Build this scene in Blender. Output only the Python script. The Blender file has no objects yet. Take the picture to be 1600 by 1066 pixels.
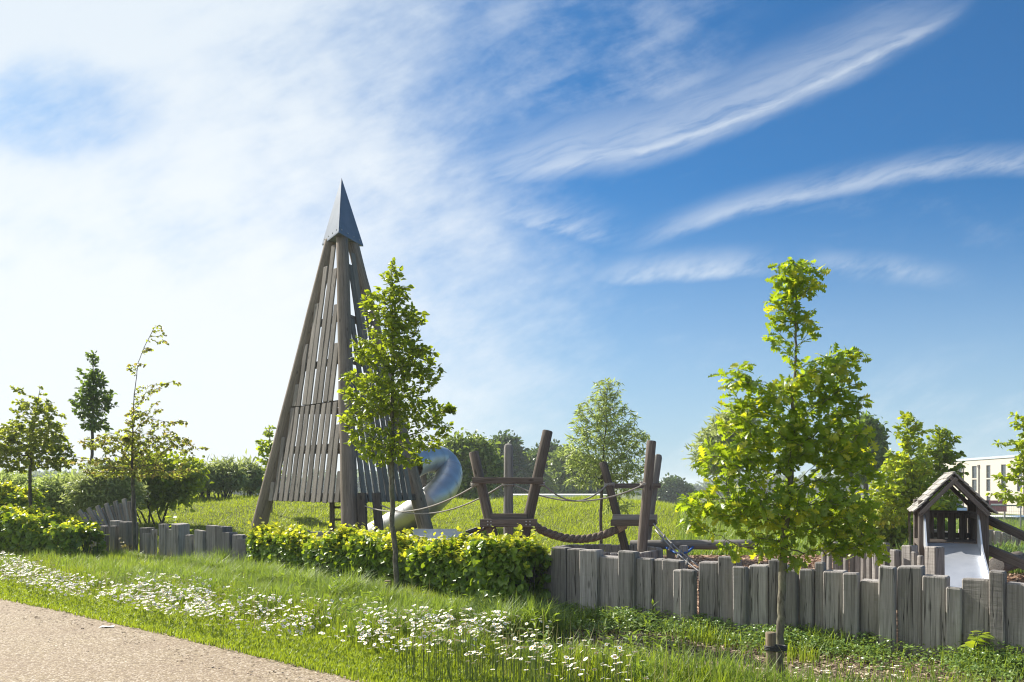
import bpy, math, random
import numpy as np
from mathutils import Vector, Matrix

rng = np.random.default_rng(11)
random.seed(11)
SC = bpy.context.scene
COL = SC.collection

# ------------------------------------------------------------------ camera
F, EYE, HZ = 1250.0, 1.6, 760.0          # focal length and horizon in photo pixels (1600 wide)
cam_d = bpy.data.cameras.new("camera")
cam = bpy.data.objects.new("camera", cam_d)
COL.objects.link(cam)
cam_d.sensor_width = 36.0
cam_d.lens = 36.0 * F / 1600.0
cam_d.shift_y = (HZ - 533.0) / 1600.0
cam_d.clip_start, cam_d.clip_end = 0.1, 4000.0
cam.location = (0, 0, EYE)
cam.rotation_euler = (math.radians(90), 0, 0)
SC.camera = cam

# ------------------------------------------------------------------ sun, sky, exposure
SUN_EL = math.radians(41.0)
SUN_AZ = math.atan2(-0.76, 0.65)         # left of the view, beyond the fence
sun_dir = Vector((math.sin(SUN_AZ) * math.cos(SUN_EL), math.cos(SUN_AZ) * math.cos(SUN_EL), math.sin(SUN_EL)))
sl = bpy.data.lights.new("sun", 'SUN')
sl.energy, sl.angle, sl.color = 5.0, math.radians(0.6), (1.0, 0.94, 0.84)
so = bpy.data.objects.new("sun", sl)
COL.objects.link(so)
so.rotation_euler = (-sun_dir).to_track_quat('-Z', 'Y').to_euler()

SC.view_settings.view_transform = 'Standard'
SC.view_settings.look = 'None'
SC.view_settings.exposure = 0.95
SC.view_settings.gamma = 1.0
SC.view_settings.use_curve_mapping = False
SC.render.engine = 'CYCLES'
SC.cycles.use_denoising = True
SC.cycles.denoiser = 'OPENIMAGEDENOISE'
SC.cycles.denoising_input_passes = 'RGB_ALBEDO_NORMAL'
SC.cycles.denoising_prefilter = 'ACCURATE'
SC.cycles.pixel_filter_type = 'BLACKMAN_HARRIS'
SC.cycles.filter_width = 1.15
SC.cycles.max_bounces = 10
SC.cycles.volume_bounces = 2
SC.cycles.transparent_max_bounces = 8
SC.cycles.sample_clamp_indirect = 6.0


class S:
    """A node socket with arithmetic: builds Math nodes in the tree it belongs to."""
    def __init__(s, nt, sock):
        s.nt, s.k = nt, sock

    def m(s, op, *a, clamp=False):
        n = s.nt.nodes.new('ShaderNodeMath')
        n.operation, n.use_clamp = op, clamp
        for i, v in enumerate((s,) + a):
            if isinstance(v, S):
                s.nt.links.new(v.k, n.inputs[i])
            else:
                n.inputs[i].default_value = v
        return S(s.nt, n.outputs[0])

    def __add__(s, o): return s.m('ADD', o)
    def __sub__(s, o): return s.m('SUBTRACT', o)
    def __mul__(s, o): return s.m('MULTIPLY', o)
    def __truediv__(s, o): return s.m('DIVIDE', o)
    def sat(s): return s.m('ADD', 0.0, clamp=True)

    def step(s, a, b, lo=0.0, hi=1.0):
        n = s.nt.nodes.new('ShaderNodeMapRange')
        n.interpolation_type = 'SMOOTHSTEP'
        s.nt.links.new(s.k, n.inputs[0])
        for i, v in enumerate((a, b, lo, hi)):
            n.inputs[i + 1].default_value = v
        return S(s.nt, n.outputs[0])


def combine(nt, x, y, z=None):
    n = nt.nodes.new('ShaderNodeCombineXYZ')
    for i, v in enumerate((x, y, z)):
        if v is not None:
            nt.links.new(v.k, n.inputs[i])
    return n.outputs[0]


def noise(nt, vec, scale, detail=5.0, rough=0.55, dist=0.0):
    n = nt.nodes.new('ShaderNodeTexNoise')
    if vec is not None:
        nt.links.new(vec, n.inputs['Vector'])
    n.inputs['Scale'].default_value = scale
    n.inputs['Detail'].default_value = detail
    n.inputs['Roughness'].default_value = rough
    n.inputs['Distortion'].default_value = dist
    return S(nt, n.outputs[0])


def mixcol(nt, fac, a, b, mode='MIX'):
    n = nt.nodes.new('ShaderNodeMix')
    n.data_type, n.blend_type = 'RGBA', mode
    for i, v in ((0, fac), (6, a), (7, b)):
        if isinstance(v, S):
            nt.links.new(v.k, n.inputs[i])
        elif hasattr(v, 'links'):
            nt.links.new(v, n.inputs[i])
        elif i == 0:
            n.inputs[0].default_value = v
        else:
            n.inputs[i].default_value = (v[0], v[1], v[2], 1.0)
    return n.outputs[2]


world = bpy.data.worlds.new("World")
SC.world = world
world.use_nodes = True
wt = world.node_tree
wt.nodes.clear()
w_out = wt.nodes.new('ShaderNodeOutputWorld')
w_bg = wt.nodes.new('ShaderNodeBackground')
w_sky = wt.nodes.new('ShaderNodeTexSky')
w_sky.sky_type = 'NISHITA'
w_sky.sun_disc = False
w_sky.sun_elevation = SUN_EL
w_sky.sun_rotation = SUN_AZ
w_sky.air_density, w_sky.dust_density, w_sky.ozone_density = 1.0, 0.6, 2.0
SKY_STRENGTH = 0.10
w_bg.inputs[1].default_value = SKY_STRENGTH
tc = wt.nodes.new('ShaderNodeTexCoord')
sep = wt.nodes.new('ShaderNodeSeparateXYZ')
wt.links.new(tc.outputs['Generated'], sep.inputs[0])
dx, dy, dz = (S(wt, sep.outputs[i]) for i in range(3))
ay = dy.m('ABSOLUTE').m('MAXIMUM', 0.12)
u, v = dx / ay, dz / ay                   # thin high cloud, laid out by compass direction and height
ca, sa = math.cos(0.33), math.sin(0.33)
ur, vr = u * ca + v * sa, v * ca - u * sa   # streak axis rises to the right
warp = noise(wt, combine(wt, ur * 1.3, vr * 2.2), 1.6, 3) - 0.5
warp2 = noise(wt, combine(wt, ur * 2.0, vr * 5.0), 3.5, 4, 0.5) - 0.5
streak = noise(wt, combine(wt, ur * 1.0 + warp * 0.15, vr * 5.5 + warp * 0.9), 2.6, 9, 0.60)
puff = noise(wt, combine(wt, u * 1.5 + v * 0.5, v * 2.0 + warp * 0.25), 2.2, 8, 0.55)
fib = noise(wt, combine(wt, ur * 2.2 + warp2 * 0.25, vr * 20.0 + warp2 * 0.9), 3.0, 8, 0.62)
rag = noise(wt, combine(wt, ur * 3.0 - vr * 3.0, vr * 6.0), 3.6, 7, 0.65)


def band(curve, half_up, half_dn, a0, a1, b0, b1, wob):
    """A streak of cloud along a curve of height over bearing, its lower edge crisper than its upper one."""
    t = v - curve + warp * wob + warp2 * (wob * 0.45) + (rag - 0.5) * (wob * 0.5)
    prof = t.step(-half_dn, half_dn * 0.5) * t.step(half_up, -half_up * 0.1)
    return prof * u.step(a0, a1) * u.step(b1, b0)


ub, uc = u + 0.05, u * -1.0 + 0.64
c1 = ub * ub * 0.46 + ub * 0.06 + 0.38
c2 = uc * uc * -0.42 + 0.396
b1 = band(c1, 0.105, 0.020, -0.22, 0.06, 0.40, 0.60, 0.035) * (streak * 0.5 + fib * 0.5).step(0.24, 0.60)
b1b = band(c1 + 0.004, 0.030, 0.012, -0.10, 0.10, 0.46, 0.60, 0.025) * (fib * 0.6 + rag * 0.4).step(0.26, 0.60)
b2 = band(c2, 0.040, 0.014, 0.10, 0.26, 0.80, 1.1, 0.022) * (fib * 0.5 + rag * 0.5).step(0.28, 0.60)
b3 = band(u * 0.05 + 0.250, 0.045, 0.010, 0.06, 0.18, 0.27, 0.36, 0.022) * (rag * 0.7 + streak * 0.3).step(0.30, 0.60)
b4 = band(u * -0.10 + 0.312, 0.035, 0.020, 0.34, 0.42, 0.46, 0.60, 0.03) * rag.step(0.30, 0.64)
b5 = band(u * -0.22 + 0.335, 0.060, 0.016, -0.14, 0.0, 0.06, 0.18, 0.04) * (rag * 0.6 + fib * 0.4).step(0.32, 0.62)
soft = noise(wt, combine(wt, u * 1.2 - v * 0.8, v * 1.6 + u * 0.5), 5.5, 9, 0.62)
b6 = u.step(-0.18, -0.02) * u.step(0.36, 0.16) * v.step(0.44, 0.50) * v.step(0.68, 0.58) * (soft * 0.5 + streak * 0.5).step(0.40, 0.66)
gap = ((u + 0.57) * (u + 0.57) * 38.0 + (v - 0.475) * (v - 0.475) * 130.0).step(1.0, 0.0)
gap2 = ((u + 0.50) * (u + 0.50) * 14.0 + (v - 0.12) * (v - 0.12) * 200.0).step(1.0, 0.0)
veil_g = u.step(0.34, -0.42) * 0.98 + v.step(0.30, 0.02) * u.step(0.5, -0.3) * 0.24
veil = (veil_g + (puff - 0.5) * 0.95 + (streak - 0.5) * 0.32 + (fib - 0.5) * 0.14 + (rag - 0.5) * 0.40 + (soft - 0.5) * 0.5 - v.step(0.34, 0.75) * u.step(-0.5, 0.1) * 0.22 - gap * 0.40 - gap2 * 0.10)
veil = veil.step(0.10, 1.05) * 0.96
loose = (streak - 0.5).step(0.06, 0.30) * u.step(0.9, 0.1) * 0.13 * v.step(0.02, 0.2)
low = (streak * 0.5 + rag * 0.5 - 0.5).step(-0.02, 0.22) * v.step(0.20, 0.05) * 0.35
cloud = (veil.m('MAXIMUM', b1 * 0.56).m('MAXIMUM', b1b * 0.72).m('MAXIMUM', b2 * 0.50).m('MAXIMUM', b3 * 0.60).m('MAXIMUM', b4 * 0.42).m('MAXIMUM', b5 * 0.5).m('MAXIMUM', b6 * 0.45)
         .m('MAXIMUM', loose).m('MAXIMUM', low)).sat()
hz = v.step(0.40, -0.06) * 0.80            # milky air low over the land
skyc = mixcol(wt, 1.0, w_sky.outputs[0], (0.15, 0.41, 0.61), 'MULTIPLY')
lowc = mixcol(wt, hz, skyc, (3.0, 3.8, 4.5))
ccol = mixcol(wt, v.step(0.25, 0.60), (5.0, 5.25, 5.4), (4.35, 4.75, 5.1))
fin = mixcol(wt, cloud, lowc, ccol)
wt.links.new(fin, w_bg.inputs[0])
wt.links.new(w_bg.outputs[0], w_out.inputs[0])


# ------------------------------------------------------------------ helpers
def at(px, py, d):
    """The point that the photograph shows at pixel px, py when it stands d metres away."""
    return Vector(((px - 800.0) / F * d, d, EYE - (py - HZ) / F * d))


def on_ground(px, py):
    d = EYE * F / (py - HZ)
    return Vector(((px - 800.0) / F * d, d, 0.0))


def mesh_np(name, v, f, mats=(), mi=None, smooth=False):
    """A triangle mesh from numpy arrays."""
    me = bpy.data.meshes.new(name)
    v = np.ascontiguousarray(v, dtype=np.float32)
    f = np.ascontiguousarray(f, dtype=np.int32)
    me.vertices.add(len(v))
    me.vertices.foreach_set('co', v.ravel())
    me.loops.add(f.size)
    me.loops.foreach_set('vertex_index', f.ravel())
    me.polygons.add(len(f))
    me.polygons.foreach_set('loop_start', np.arange(0, f.size, 3, dtype=np.int32))
    try:
        me.polygons.foreach_set('loop_total', np.full(len(f), 3, dtype=np.int32))
    except Exception:
        pass
    for m in mats:
        me.materials.append(m)
    if mi is not None:
        me.polygons.foreach_set('material_index', np.ascontiguousarray(mi, dtype=np.int32))
    me.polygons.foreach_set('use_smooth', np.full(len(f), bool(smooth)))
    me.update(calc_edges=True)
    return me


def link(name, me, parent=None, loc=(0, 0, 0)):
    o = bpy.data.objects.new(name, me)
    if parent is not None and name in ('crown', 'young_leaves', 'branches', 'foliage', 'young_shoots', 'stems', 'leaves', 'mesh_infill'):
        o['kind'] = 'stuff'
    COL.objects.link(o)
    if parent is not None:
        o.parent = parent
    o.location = loc
    return o


def tag(o, label, cat, group=None):
    o['label'], o['category'] = label, cat
    if group:
        o['group'] = group
    return o


def thing(name, label, cat, loc, group=None):
    o = bpy.data.objects.new(name, None)
    COL.objects.link(o)
    o.location = loc
    o.empty_display_size = 0.2
    return tag(o, label, cat, group)


def struct(o):
    o['kind'] = 'structure'
    return o


def stuff(o, label=None, cat=None):
    o['kind'] = 'stuff'
    if label:
        tag(o, label, cat)
    return o


def base_of(parent):
    """World position of a parent made of unrotated empties and parts."""
    p = Vector((0, 0, 0))
    m = Matrix.Identity(4)
    chain = []
    while parent is not None:
        chain.append(parent)
        parent = parent.parent
    for c in reversed(chain):
        m = m @ c.matrix_basis
    return m


def place(o, parent, mw):
    o.matrix_basis = (base_of(parent).inverted() @ mw) if parent is not None else mw
    return o


def stick(name, p0, p1, prof, mat, parent=None, up=None, taper=1.0, wob=0.0, dome=0.0, rings=2, cut=0.0):
    """A length of timber from p0 to p1, its local Z along the grain. prof: ('r', radius[, sides]) or ('b', w, h)."""
    p0, p1 = Vector(p0), Vector(p1)
    L = (p1 - p0).length
    z = (p1 - p0).normalized()
    if up is None:
        up = Vector((0, 0, 1)) if abs(z.z) < 0.95 else Vector((0, 1, 0))
    x = Vector(up).cross(z).normalized()
    y = z.cross(x)
    if prof[0] == 'r':
        n = prof[2] if len(prof) > 2 else 12
        base = np.array([(math.cos(2 * math.pi * i / n), math.sin(2 * math.pi * i / n)) for i in range(n)]) * prof[1]
        ch = min(prof[1] * 0.18, L * 0.1)
    else:
        w, h = prof[1] / 2, prof[2] / 2
        c = min(w, h) * 0.22 if len(prof) < 4 else prof[3]
        base = np.array([(-w + c, -h), (w - c, -h), (w, -h + c), (w, h - c), (w - c, h), (-w + c, h), (-w, h - c), (-w, -h + c)])
        n = 8
        ch = min(c * 0.8, L * 0.2)
    zs, sc = [0.0, ch], [0.86, 1.0]
    for i in range(1, rings):
        zs.append(ch + (L - 2 * ch) * i / rings)
        sc.append(1.0)
    zs += [L - ch, L]
    sc += [1.0, 0.86]
    if dome:
        zs[-2], sc[-1] = L - dome, 0.78
        zs.append(L + dome * 0.35)
        sc.append(0.35)
    rr = random.Random(int(abs(p0.x * 997 + p0.y * 131 + p1.z * 71) * 10) % 99991)
    vs, fs = [], []
    for k, (zz, s) in enumerate(zip(zs, sc)):
        t = zz / L
        ox, oy = (rr.uniform(-wob, wob), rr.uniform(-wob, wob)) if 1 < k < len(zs) - 2 else (0, 0)
        for bx, by in base * s * (1 + (taper - 1) * t):
            vs.append((bx + ox, by + oy, zz + (cut * bx if k >= len(zs) - 2 else 0)))
    for k in range(len(zs) - 1):
        for i in range(n):
            a, b = k * n + i, k * n + (i + 1) % n
            fs += [(a, b, b + n), (a, b + n, a + n)]
    for ring, flip in ((0, True), (len(zs) - 1, False)):
        c = len(vs)
        vs.append((0, 0, zs[ring]))
        for i in range(n):
            a, b = ring * n + i, ring * n + (i + 1) % n
            fs.append((b, a, c) if flip else (a, b, c))
    me = mesh_np(name, np.array(vs), np.array(fs), (mat,), smooth=(prof[0] == 'r'))
    if prof[0] == 'r':
        try:
            me.set_sharp_from_angle(angle=math.radians(40))
        except Exception:
            pass
    o = link(name, me)
    if parent is not None:
        o.parent = parent
    mw = Matrix((( x.x, y.x, z.x, p0.x), (x.y, y.y, z.y, p0.y), (x.z, y.z, z.z, p0.z), (0, 0, 0, 1)))
    return place(o, parent, mw)


def tube_mesh(pts, radii, n=6, caps=True):
    """Vertices and triangles of a tube along pts."""
    pts = np.asarray(pts, float)
    m = len(pts)
    tang = np.gradient(pts, axis=0)
    tang /= np.linalg.norm(tang, axis=1)[:, None] + 1e-9
    ref = np.array([0.0, 0, 1]) if abs(tang[0][2]) < 0.9 else np.array([1.0, 0, 0])
    x = np.cross(ref, tang[0]); x /= np.linalg.norm(x)
    vs = []
    for i in range(m):
        x = x - tang[i] * np.dot(x, tang[i])
        x /= np.linalg.norm(x) + 1e-9
        y = np.cross(tang[i], x)
        r = radii[i] if hasattr(radii, '__len__') else radii
        for k in range(n):
            a = 2 * math.pi * k / n
            vs.append(pts[i] + r * (math.cos(a) * x + math.sin(a) * y))
    fs = []
    for i in range(m - 1):
        for k in range(n):
            a, b = i * n + k, i * n + (k + 1) % n
            fs += [(a, b, b + n), (a, b + n, a + n)]
    if caps:
        for i, fl in ((0, True), (m - 1, False)):
            c = len(vs)
            vs.append(pts[i])
            for k in range(n):
                a, b = i * n + k, i * n + (k + 1) % n
                fs.append((b, a, c) if fl else (a, b, c))
    return np.array(vs), np.array(fs)


def tube(name, pts, radii, mat, parent=None, n=6, loc=None):
    v_, f_ = tube_mesh(pts, radii, n)
    base = base_of(parent).translation if parent is not None else (Vector(loc) if loc is not None else Vector(pts[0]))
    o = link(name, mesh_np(name, v_ - np.array(base), f_, (mat,), smooth=True), parent)
    o.location = (0, 0, 0) if parent is not None else base
    return o


class MB:
    """Collects triangles of several shapes into one mesh."""
    def __init__(s):
        s.v, s.f, s.m, s.n = [], [], [], 0

    def add(s, v, f, mi=0):
        v, f = np.asarray(v, float), np.asarray(f, int)
        s.v.append(v); s.f.append(f + s.n); s.m.append(np.full(len(f), mi)); s.n += len(v)

    def box(s, a, b, mi=0):
        x0, y0, z0 = a; x1, y1, z1 = b
        v = [(x0, y0, z0), (x1, y0, z0), (x1, y1, z0), (x0, y1, z0), (x0, y0, z1), (x1, y0, z1), (x1, y1, z1), (x0, y1, z1)]
        q = [(0, 3, 2, 1), (4, 5, 6, 7), (0, 1, 5, 4), (1, 2, 6, 5), (2, 3, 7, 6), (3, 0, 4, 7)]
        s.add(v, [t for a_, b_, c, d in q for t in ((a_, b_, c), (a_, c, d))], mi)

    def quad(s, a, b, c, d, mi=0):
        s.add([a, b, c, d], [(0, 1, 2), (0, 2, 3)], mi)

    def tube(s, pts, r, n=6, mi=0):
        v, f = tube_mesh(pts, r, n)
        s.add(v, f, mi)

    def mesh(s, name, mats, smooth=False):
        return mesh_np(name, np.concatenate(s.v), np.concatenate(s.f), mats, np.concatenate(s.m), smooth)

    def obj(s, name, mats, parent=None, loc=(0, 0, 0), smooth=False):
        return link(name, s.mesh(name, mats, smooth), parent, loc)


# ------------------------------------------------------------------ materials
def new_mat(name):
    m = bpy.data.materials.new(name)
    m.use_nodes = True
    nt = m.node_tree
    nt.nodes.clear()
    out = nt.nodes.new('ShaderNodeOutputMaterial')
    b = nt.nodes.new('ShaderNodeBsdfPrincipled')
    nt.links.new(b.outputs[0], out.inputs[0])
    return m, nt, b, out


def coords(nt, kind='Object', scale=(1, 1, 1), jitter=True):
    t = nt.nodes.new('ShaderNodeTexCoord')
    mp = nt.nodes.new('ShaderNodeMapping')
    nt.links.new(t.outputs[kind], mp.inputs[0])
    mp.inputs['Scale'].default_value = scale
    if jitter:
        oi = nt.nodes.new('ShaderNodeObjectInfo')
        cm = nt.nodes.new('ShaderNodeVectorMath')
        cm.operation = 'SCALE'
        cm.inputs[0].default_value = (37.0, 91.0, 53.0)
        nt.links.new(oi.outputs['Random'], cm.inputs['Scale'])
        nt.links.new(cm.outputs[0], mp.inputs['Location'])
    return mp.outputs[0]


def bump(nt, b, h, strength, dist=0.02):
    n = nt.nodes.new('ShaderNodeBump')
    n.inputs['Strength'].default_value = strength
    n.inputs['Distance'].default_value = dist
    nt.links.new(h.k, n.inputs['Height'])
    nt.links.new(n.outputs[0], b.inputs['Normal'])


def rnd_obj(nt):
    return S(nt, nt.nodes.new('ShaderNodeObjectInfo').outputs['Random'])


def wood_mat(name, dark, mid, light, crack=0.5, across=False, rough=0.85, saw=0.0, algae=0.22):
    m, nt, b, _ = new_mat(name)
    g = noise(nt, coords(nt, scale=(26, 26, 1.1)), 1.0, 6, 0.62, 0.3)
    f = noise(nt, coords(nt, scale=(95, 95, 3.0)), 1.0, 3, 0.6)
    w = noise(nt, coords(nt, scale=(3.0, 3.0, 1.6)), 1.0, 4, 0.55)
    k = noise(nt, coords(nt, scale=(15, 15, 0.32)), 1.0, 3, 0.5, 0.5)
    c1 = mixcol(nt, g.step(0.28, 0.72), dark, mid)
    c2 = mixcol(nt, f.step(0.35, 0.75) * 0.55, c1, light)
    c3 = mixcol(nt, w.step(0.35, 0.75) * 0.45, c2, [x * 0.62 for x in mid])
    line = (k - 0.5).m('ABSOLUTE').step(0.012, 0.0)
    kv = nt.nodes.new('ShaderNodeTexVoronoi')
    kv.feature = 'F1'
    nt.links.new(coords(nt, scale=(7, 7, 2.6)), kv.inputs['Vector'])
    kv.inputs['Scale'].default_value = 1.0
    kr = nt.nodes.new('ShaderNodeSeparateColor')
    nt.links.new(kv.outputs['Color'], kr.inputs[0])
    knot = S(nt, kv.outputs['Distance']).step(0.20, 0.09) * S(nt, kr.outputs[0]).step(0.60, 0.66)
    alg = noise(nt, coords(nt, scale=(5, 5, 2.2)), 1.0, 5, 0.65).step(0.56, 0.74)
    c3 = mixcol(nt, knot * 0.7, c3, [x * 0.45 for x in dark])
    c3 = mixcol(nt, alg * algae, c3, (0.15, 0.155, 0.11))
    c4 = mixcol(nt, line * crack, c3, [x * 0.22 for x in dark])
    val = nt.nodes.new('ShaderNodeHueSaturation')
    nt.links.new(c4, val.inputs['Color'])
    nt.links.new((rnd_obj(nt) * 0.62 + 0.66).k, val.inputs['Value'])
    nt.links.new(val.outputs[0], b.inputs['Base Color'])
    b.inputs['Roughness'].default_value = rough
    b.inputs['Specular IOR Level'].default_value = 0.25
    h = g * 0.5 + f * 0.35 - line * 1.6
    if saw:
        sw = noise(nt, coords(nt, scale=(4, 4, 46)), 1.0, 2, 0.5)
        h = h + sw * saw
    bump(nt, b, h, 0.55, 0.012)
    return m


M = {}
M['sleeper'] = wood_mat('weathered_oak', (0.165, 0.150, 0.136), (0.325, 0.302, 0.282), (0.475, 0.445, 0.42), 0.9, saw=0.7, algae=0.38)
M['pole'] = wood_mat('weathered_pine_pole', (0.15, 0.122, 0.095), (0.26, 0.215, 0.172), (0.37, 0.315, 0.26), 0.55)
M['slat'] = wood_mat('weathered_slat', (0.145, 0.128, 0.112), (0.255, 0.228, 0.20), (0.36, 0.33, 0.295), 0.6)
M['brown'] = wood_mat('brown_robinia', (0.080, 0.062, 0.050), (0.155, 0.125, 0.102), (0.25, 0.21, 0.175), 0.6)
M['greypole'] = wood_mat('grey_pole', (0.155, 0.145, 0.13), (0.27, 0.255, 0.235), (0.39, 0.37, 0.345), 0.6)
M['darkwood'] = wood_mat('dark_playhouse_wood', (0.058, 0.048, 0.042), (0.122, 0.104, 0.092), (0.21, 0.185, 0.165), 0.5)
M['roofboard'] = wood_mat('silvered_roof_board', (0.20, 0.19, 0.17), (0.34, 0.325, 0.30), (0.47, 0.45, 0.42), 0.6)
M['stake'] = wood_mat('tree_stake', (0.15, 0.11, 0.07), (0.26, 0.20, 0.14), (0.36, 0.29, 0.20), 0.4)


def bark_mat(name, dark, light):
    m, nt, b, _ = new_mat(name)
    n1 = noise(nt, coords(nt, scale=(40, 40, 14)), 1.0, 5, 0.65, 0.4)
    n2 = noise(nt, coords(nt, scale=(7, 7, 5)), 1.0, 3)
    c = mixcol(nt, n1.step(0.3, 0.7), dark, light)
    c = mixcol(nt, n2.step(0.45, 0.7) * 0.5, c, (0.16, 0.17, 0.09))
    nt.links.new(c, b.inputs['Base Color'])
    b.inputs['Roughness'].default_value = 0.9
    bump(nt, b, n1, 0.6, 0.01)
    return m


M['bark'] = bark_mat('tree_bark', (0.06, 0.05, 0.035), (0.21, 0.19, 0.145))
M['bark_dark'] = bark_mat('dark_bark', (0.035, 0.03, 0.024), (0.12, 0.10, 0.08))


LEAF_GAIN = (1.55, 1.55, 2.05)


def leaf_mat(name, a, b_, tr, fac=0.42, rough=0.38, patch=0.0):
    """Leaf with light coming through it; a and b_ are the ends of the leaf to leaf colour range."""
    m, nt, b, out = new_mat(name)
    gi = nt.nodes.new('ShaderNodeNewGeometry')
    r = S(nt, gi.outputs['Random Per Island'])
    a, b_, tr = [[min(0.9, x * LEAF_GAIN[i]) for x in c_] for i, c_ in enumerate((a, b_, tr))]
    c = mixcol(nt, r, a, b_)
    t = mixcol(nt, r, [x * 0.75 for x in tr], tr)
    nt.links.new(c, b.inputs['Base Color'])
    b.inputs['Roughness'].default_value = rough
    b.inputs['Specular IOR Level'].default_value = 0.5
    tl = nt.nodes.new('ShaderNodeBsdfTranslucent')
    nt.links.new(t, tl.inputs['Color'])
    mx = nt.nodes.new('ShaderNodeMixShader')
    mx.inputs[0].default_value = fac
    nt.links.new(b.outputs[0], mx.inputs[1])
    nt.links.new(tl.outputs[0], mx.inputs[2])
    nt.links.new(mx.outputs[0], out.inputs[0])
    return m


M['oak_leaf'] = leaf_mat('oak_leaf', (0.050, 0.095, 0.012), (0.145, 0.195, 0.022), (0.26, 0.34, 0.012), 0.45)
M['oak_shoot'] = leaf_mat('young_oak_leaf', (0.19, 0.22, 0.025), (0.27, 0.27, 0.03), (0.46, 0.44, 0.015), 0.48)
M['hornbeam_leaf'] = leaf_mat('hornbeam_leaf', (0.060, 0.105, 0.012), (0.13, 0.17, 0.018), (0.26, 0.31, 0.012), 0.42)
M['hedge_leaf'] = leaf_mat('hedge_leaf', (0.050, 0.10, 0.012), (0.13, 0.19, 0.022), (0.22, 0.30, 0.012), 0.34)
M['hedge_shoot'] = leaf_mat('young_hedge_leaf', (0.19, 0.24, 0.025), (0.34, 0.32, 0.035), (0.46, 0.46, 0.02), 0.42)
M['thorn_leaf'] = leaf_mat('thorn_leaf', (0.085, 0.12, 0.022), (0.20, 0.205, 0.05), (0.30, 0.33, 0.04), 0.5)
M['thorn_bud'] = leaf_mat('reddish_thorn_leaf', (0.15, 0.115, 0.035), (0.22, 0.18, 0.06), (0.30, 0.25, 0.06), 0.42)
M['dark_leaf'] = leaf_mat('dark_leaf', (0.040, 0.075, 0.014), (0.090, 0.13, 0.022), (0.15, 0.22, 0.018), 0.40)
M['willow_leaf'] = leaf_mat('willow_leaf', (0.12, 0.155, 0.055), (0.22, 0.26, 0.105), (0.30, 0.36, 0.09), 0.45)
M['grey_leaf'] = leaf_mat('grey_green_leaf', (0.12, 0.15, 0.065), (0.21, 0.24, 0.11), (0.27, 0.31, 0.09), 0.42)
M['lime_leaf'] = leaf_mat('lime_leaf', (0.10, 0.15, 0.016), (0.19, 0.24, 0.03), (0.32, 0.38, 0.018), 0.45)
M['wood_leaf'] = leaf_mat('wood_leaf', (0.022, 0.045, 0.016), (0.065, 0.095, 0.030), (0.09, 0.14, 0.03), 0.28)
M['wood_leaf_pale'] = leaf_mat('pale_wood_leaf', (0.07, 0.105, 0.022), (0.13, 0.165, 0.035), (0.19, 0.25, 0.03), 0.32)
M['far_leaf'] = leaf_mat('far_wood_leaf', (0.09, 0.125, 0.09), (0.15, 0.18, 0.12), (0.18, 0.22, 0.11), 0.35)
M['vinca_leaf'] = leaf_mat('ground_cover_leaf', (0.050, 0.10, 0.025), (0.14, 0.20, 0.05), (0.20, 0.27, 0.03), 0.28, 0.32)
M['grass'] = leaf_mat('verge_grass_blade', (0.062, 0.112, 0.010), (0.180, 0.215, 0.026), (0.26, 0.32, 0.014), 0.40, 0.5)
M['grass_long'] = leaf_mat('long_grass_blade', (0.058, 0.108, 0.016), (0.145, 0.19, 0.034), (0.20, 0.27, 0.022), 0.40, 0.5)
M['lawn'] = leaf_mat('mound_grass_blade', (0.075, 0.12, 0.010), (0.205, 0.215, 0.030), (0.30, 0.36, 0.014), 0.40, 0.55)


def flat_mat(name, c, rough=0.6, metal=0.0, var=0.12, scale=8.0):
    m, nt, b, _ = new_mat(name)
    n = noise(nt, coords(nt), scale, 4, 0.6)
    cc = mixcol(nt, n.step(0.3, 0.7), [x * (1 - var) for x in c], [min(1, x * (1 + var)) for x in c])
    nt.links.new(cc, b.inputs['Base Color'])
    b.inputs['Roughness'].default_value = rough
    b.inputs['Metallic'].default_value = metal
    return m


M['petal'] = flat_mat('daisy_petal', (0.84, 0.84, 0.80), 0.6, var=0.03)
M['eye'] = flat_mat('daisy_eye', (0.62, 0.40, 0.03), 0.7)
M['stem'] = flat_mat('flower_stem', (0.10, 0.15, 0.03), 0.7)
M['black'] = flat_mat('black_rubber', (0.022, 0.021, 0.021), 0.6)
M['chain'] = flat_mat('galvanised_chain', (0.26, 0.26, 0.26), 0.55, 0.6)
M['bolt'] = flat_mat('zinc_bolt', (0.55, 0.55, 0.54), 0.4, 0.8)
M['blue'] = flat_mat('blue_rope', (0.015, 0.10, 0.36), 0.7)
M['white'] = flat_mat('white_paint', (0.78, 0.78, 0.76), 0.5, var=0.04)
M['red'] = flat_mat('faded_red_board', (0.38, 0.13, 0.16), 0.6)
M['amber'] = flat_mat('yellow_barrier', (0.75, 0.42, 0.02), 0.5)
M['carpaint'] = flat_mat('silver_car_paint', (0.60, 0.62, 0.64), 0.25, 0.5, 0.02)
M['glass'] = flat_mat('dark_window_glass', (0.035, 0.045, 0.055), 0.08, 0.0, 0.05)
M['teal'] = flat_mat('teal_glazing', (0.03, 0.10, 0.11), 0.12, 0.0, 0.1)
M['winframe'] = flat_mat('dark_window_frame', (0.045, 0.045, 0.05), 0.5)
M['pipe'] = flat_mat('dark_downpipe', (0.12, 0.10, 0.09), 0.5)
M['roofcap'] = flat_mat('zinc_coping', (0.42, 0.47, 0.53), 0.5)
M['render'] = flat_mat('pale_render', (0.62, 0.58, 0.50), 0.8)
M['litter'] = flat_mat('white_paper', (0.80, 0.80, 0.78), 0.7, var=0.05)


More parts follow.
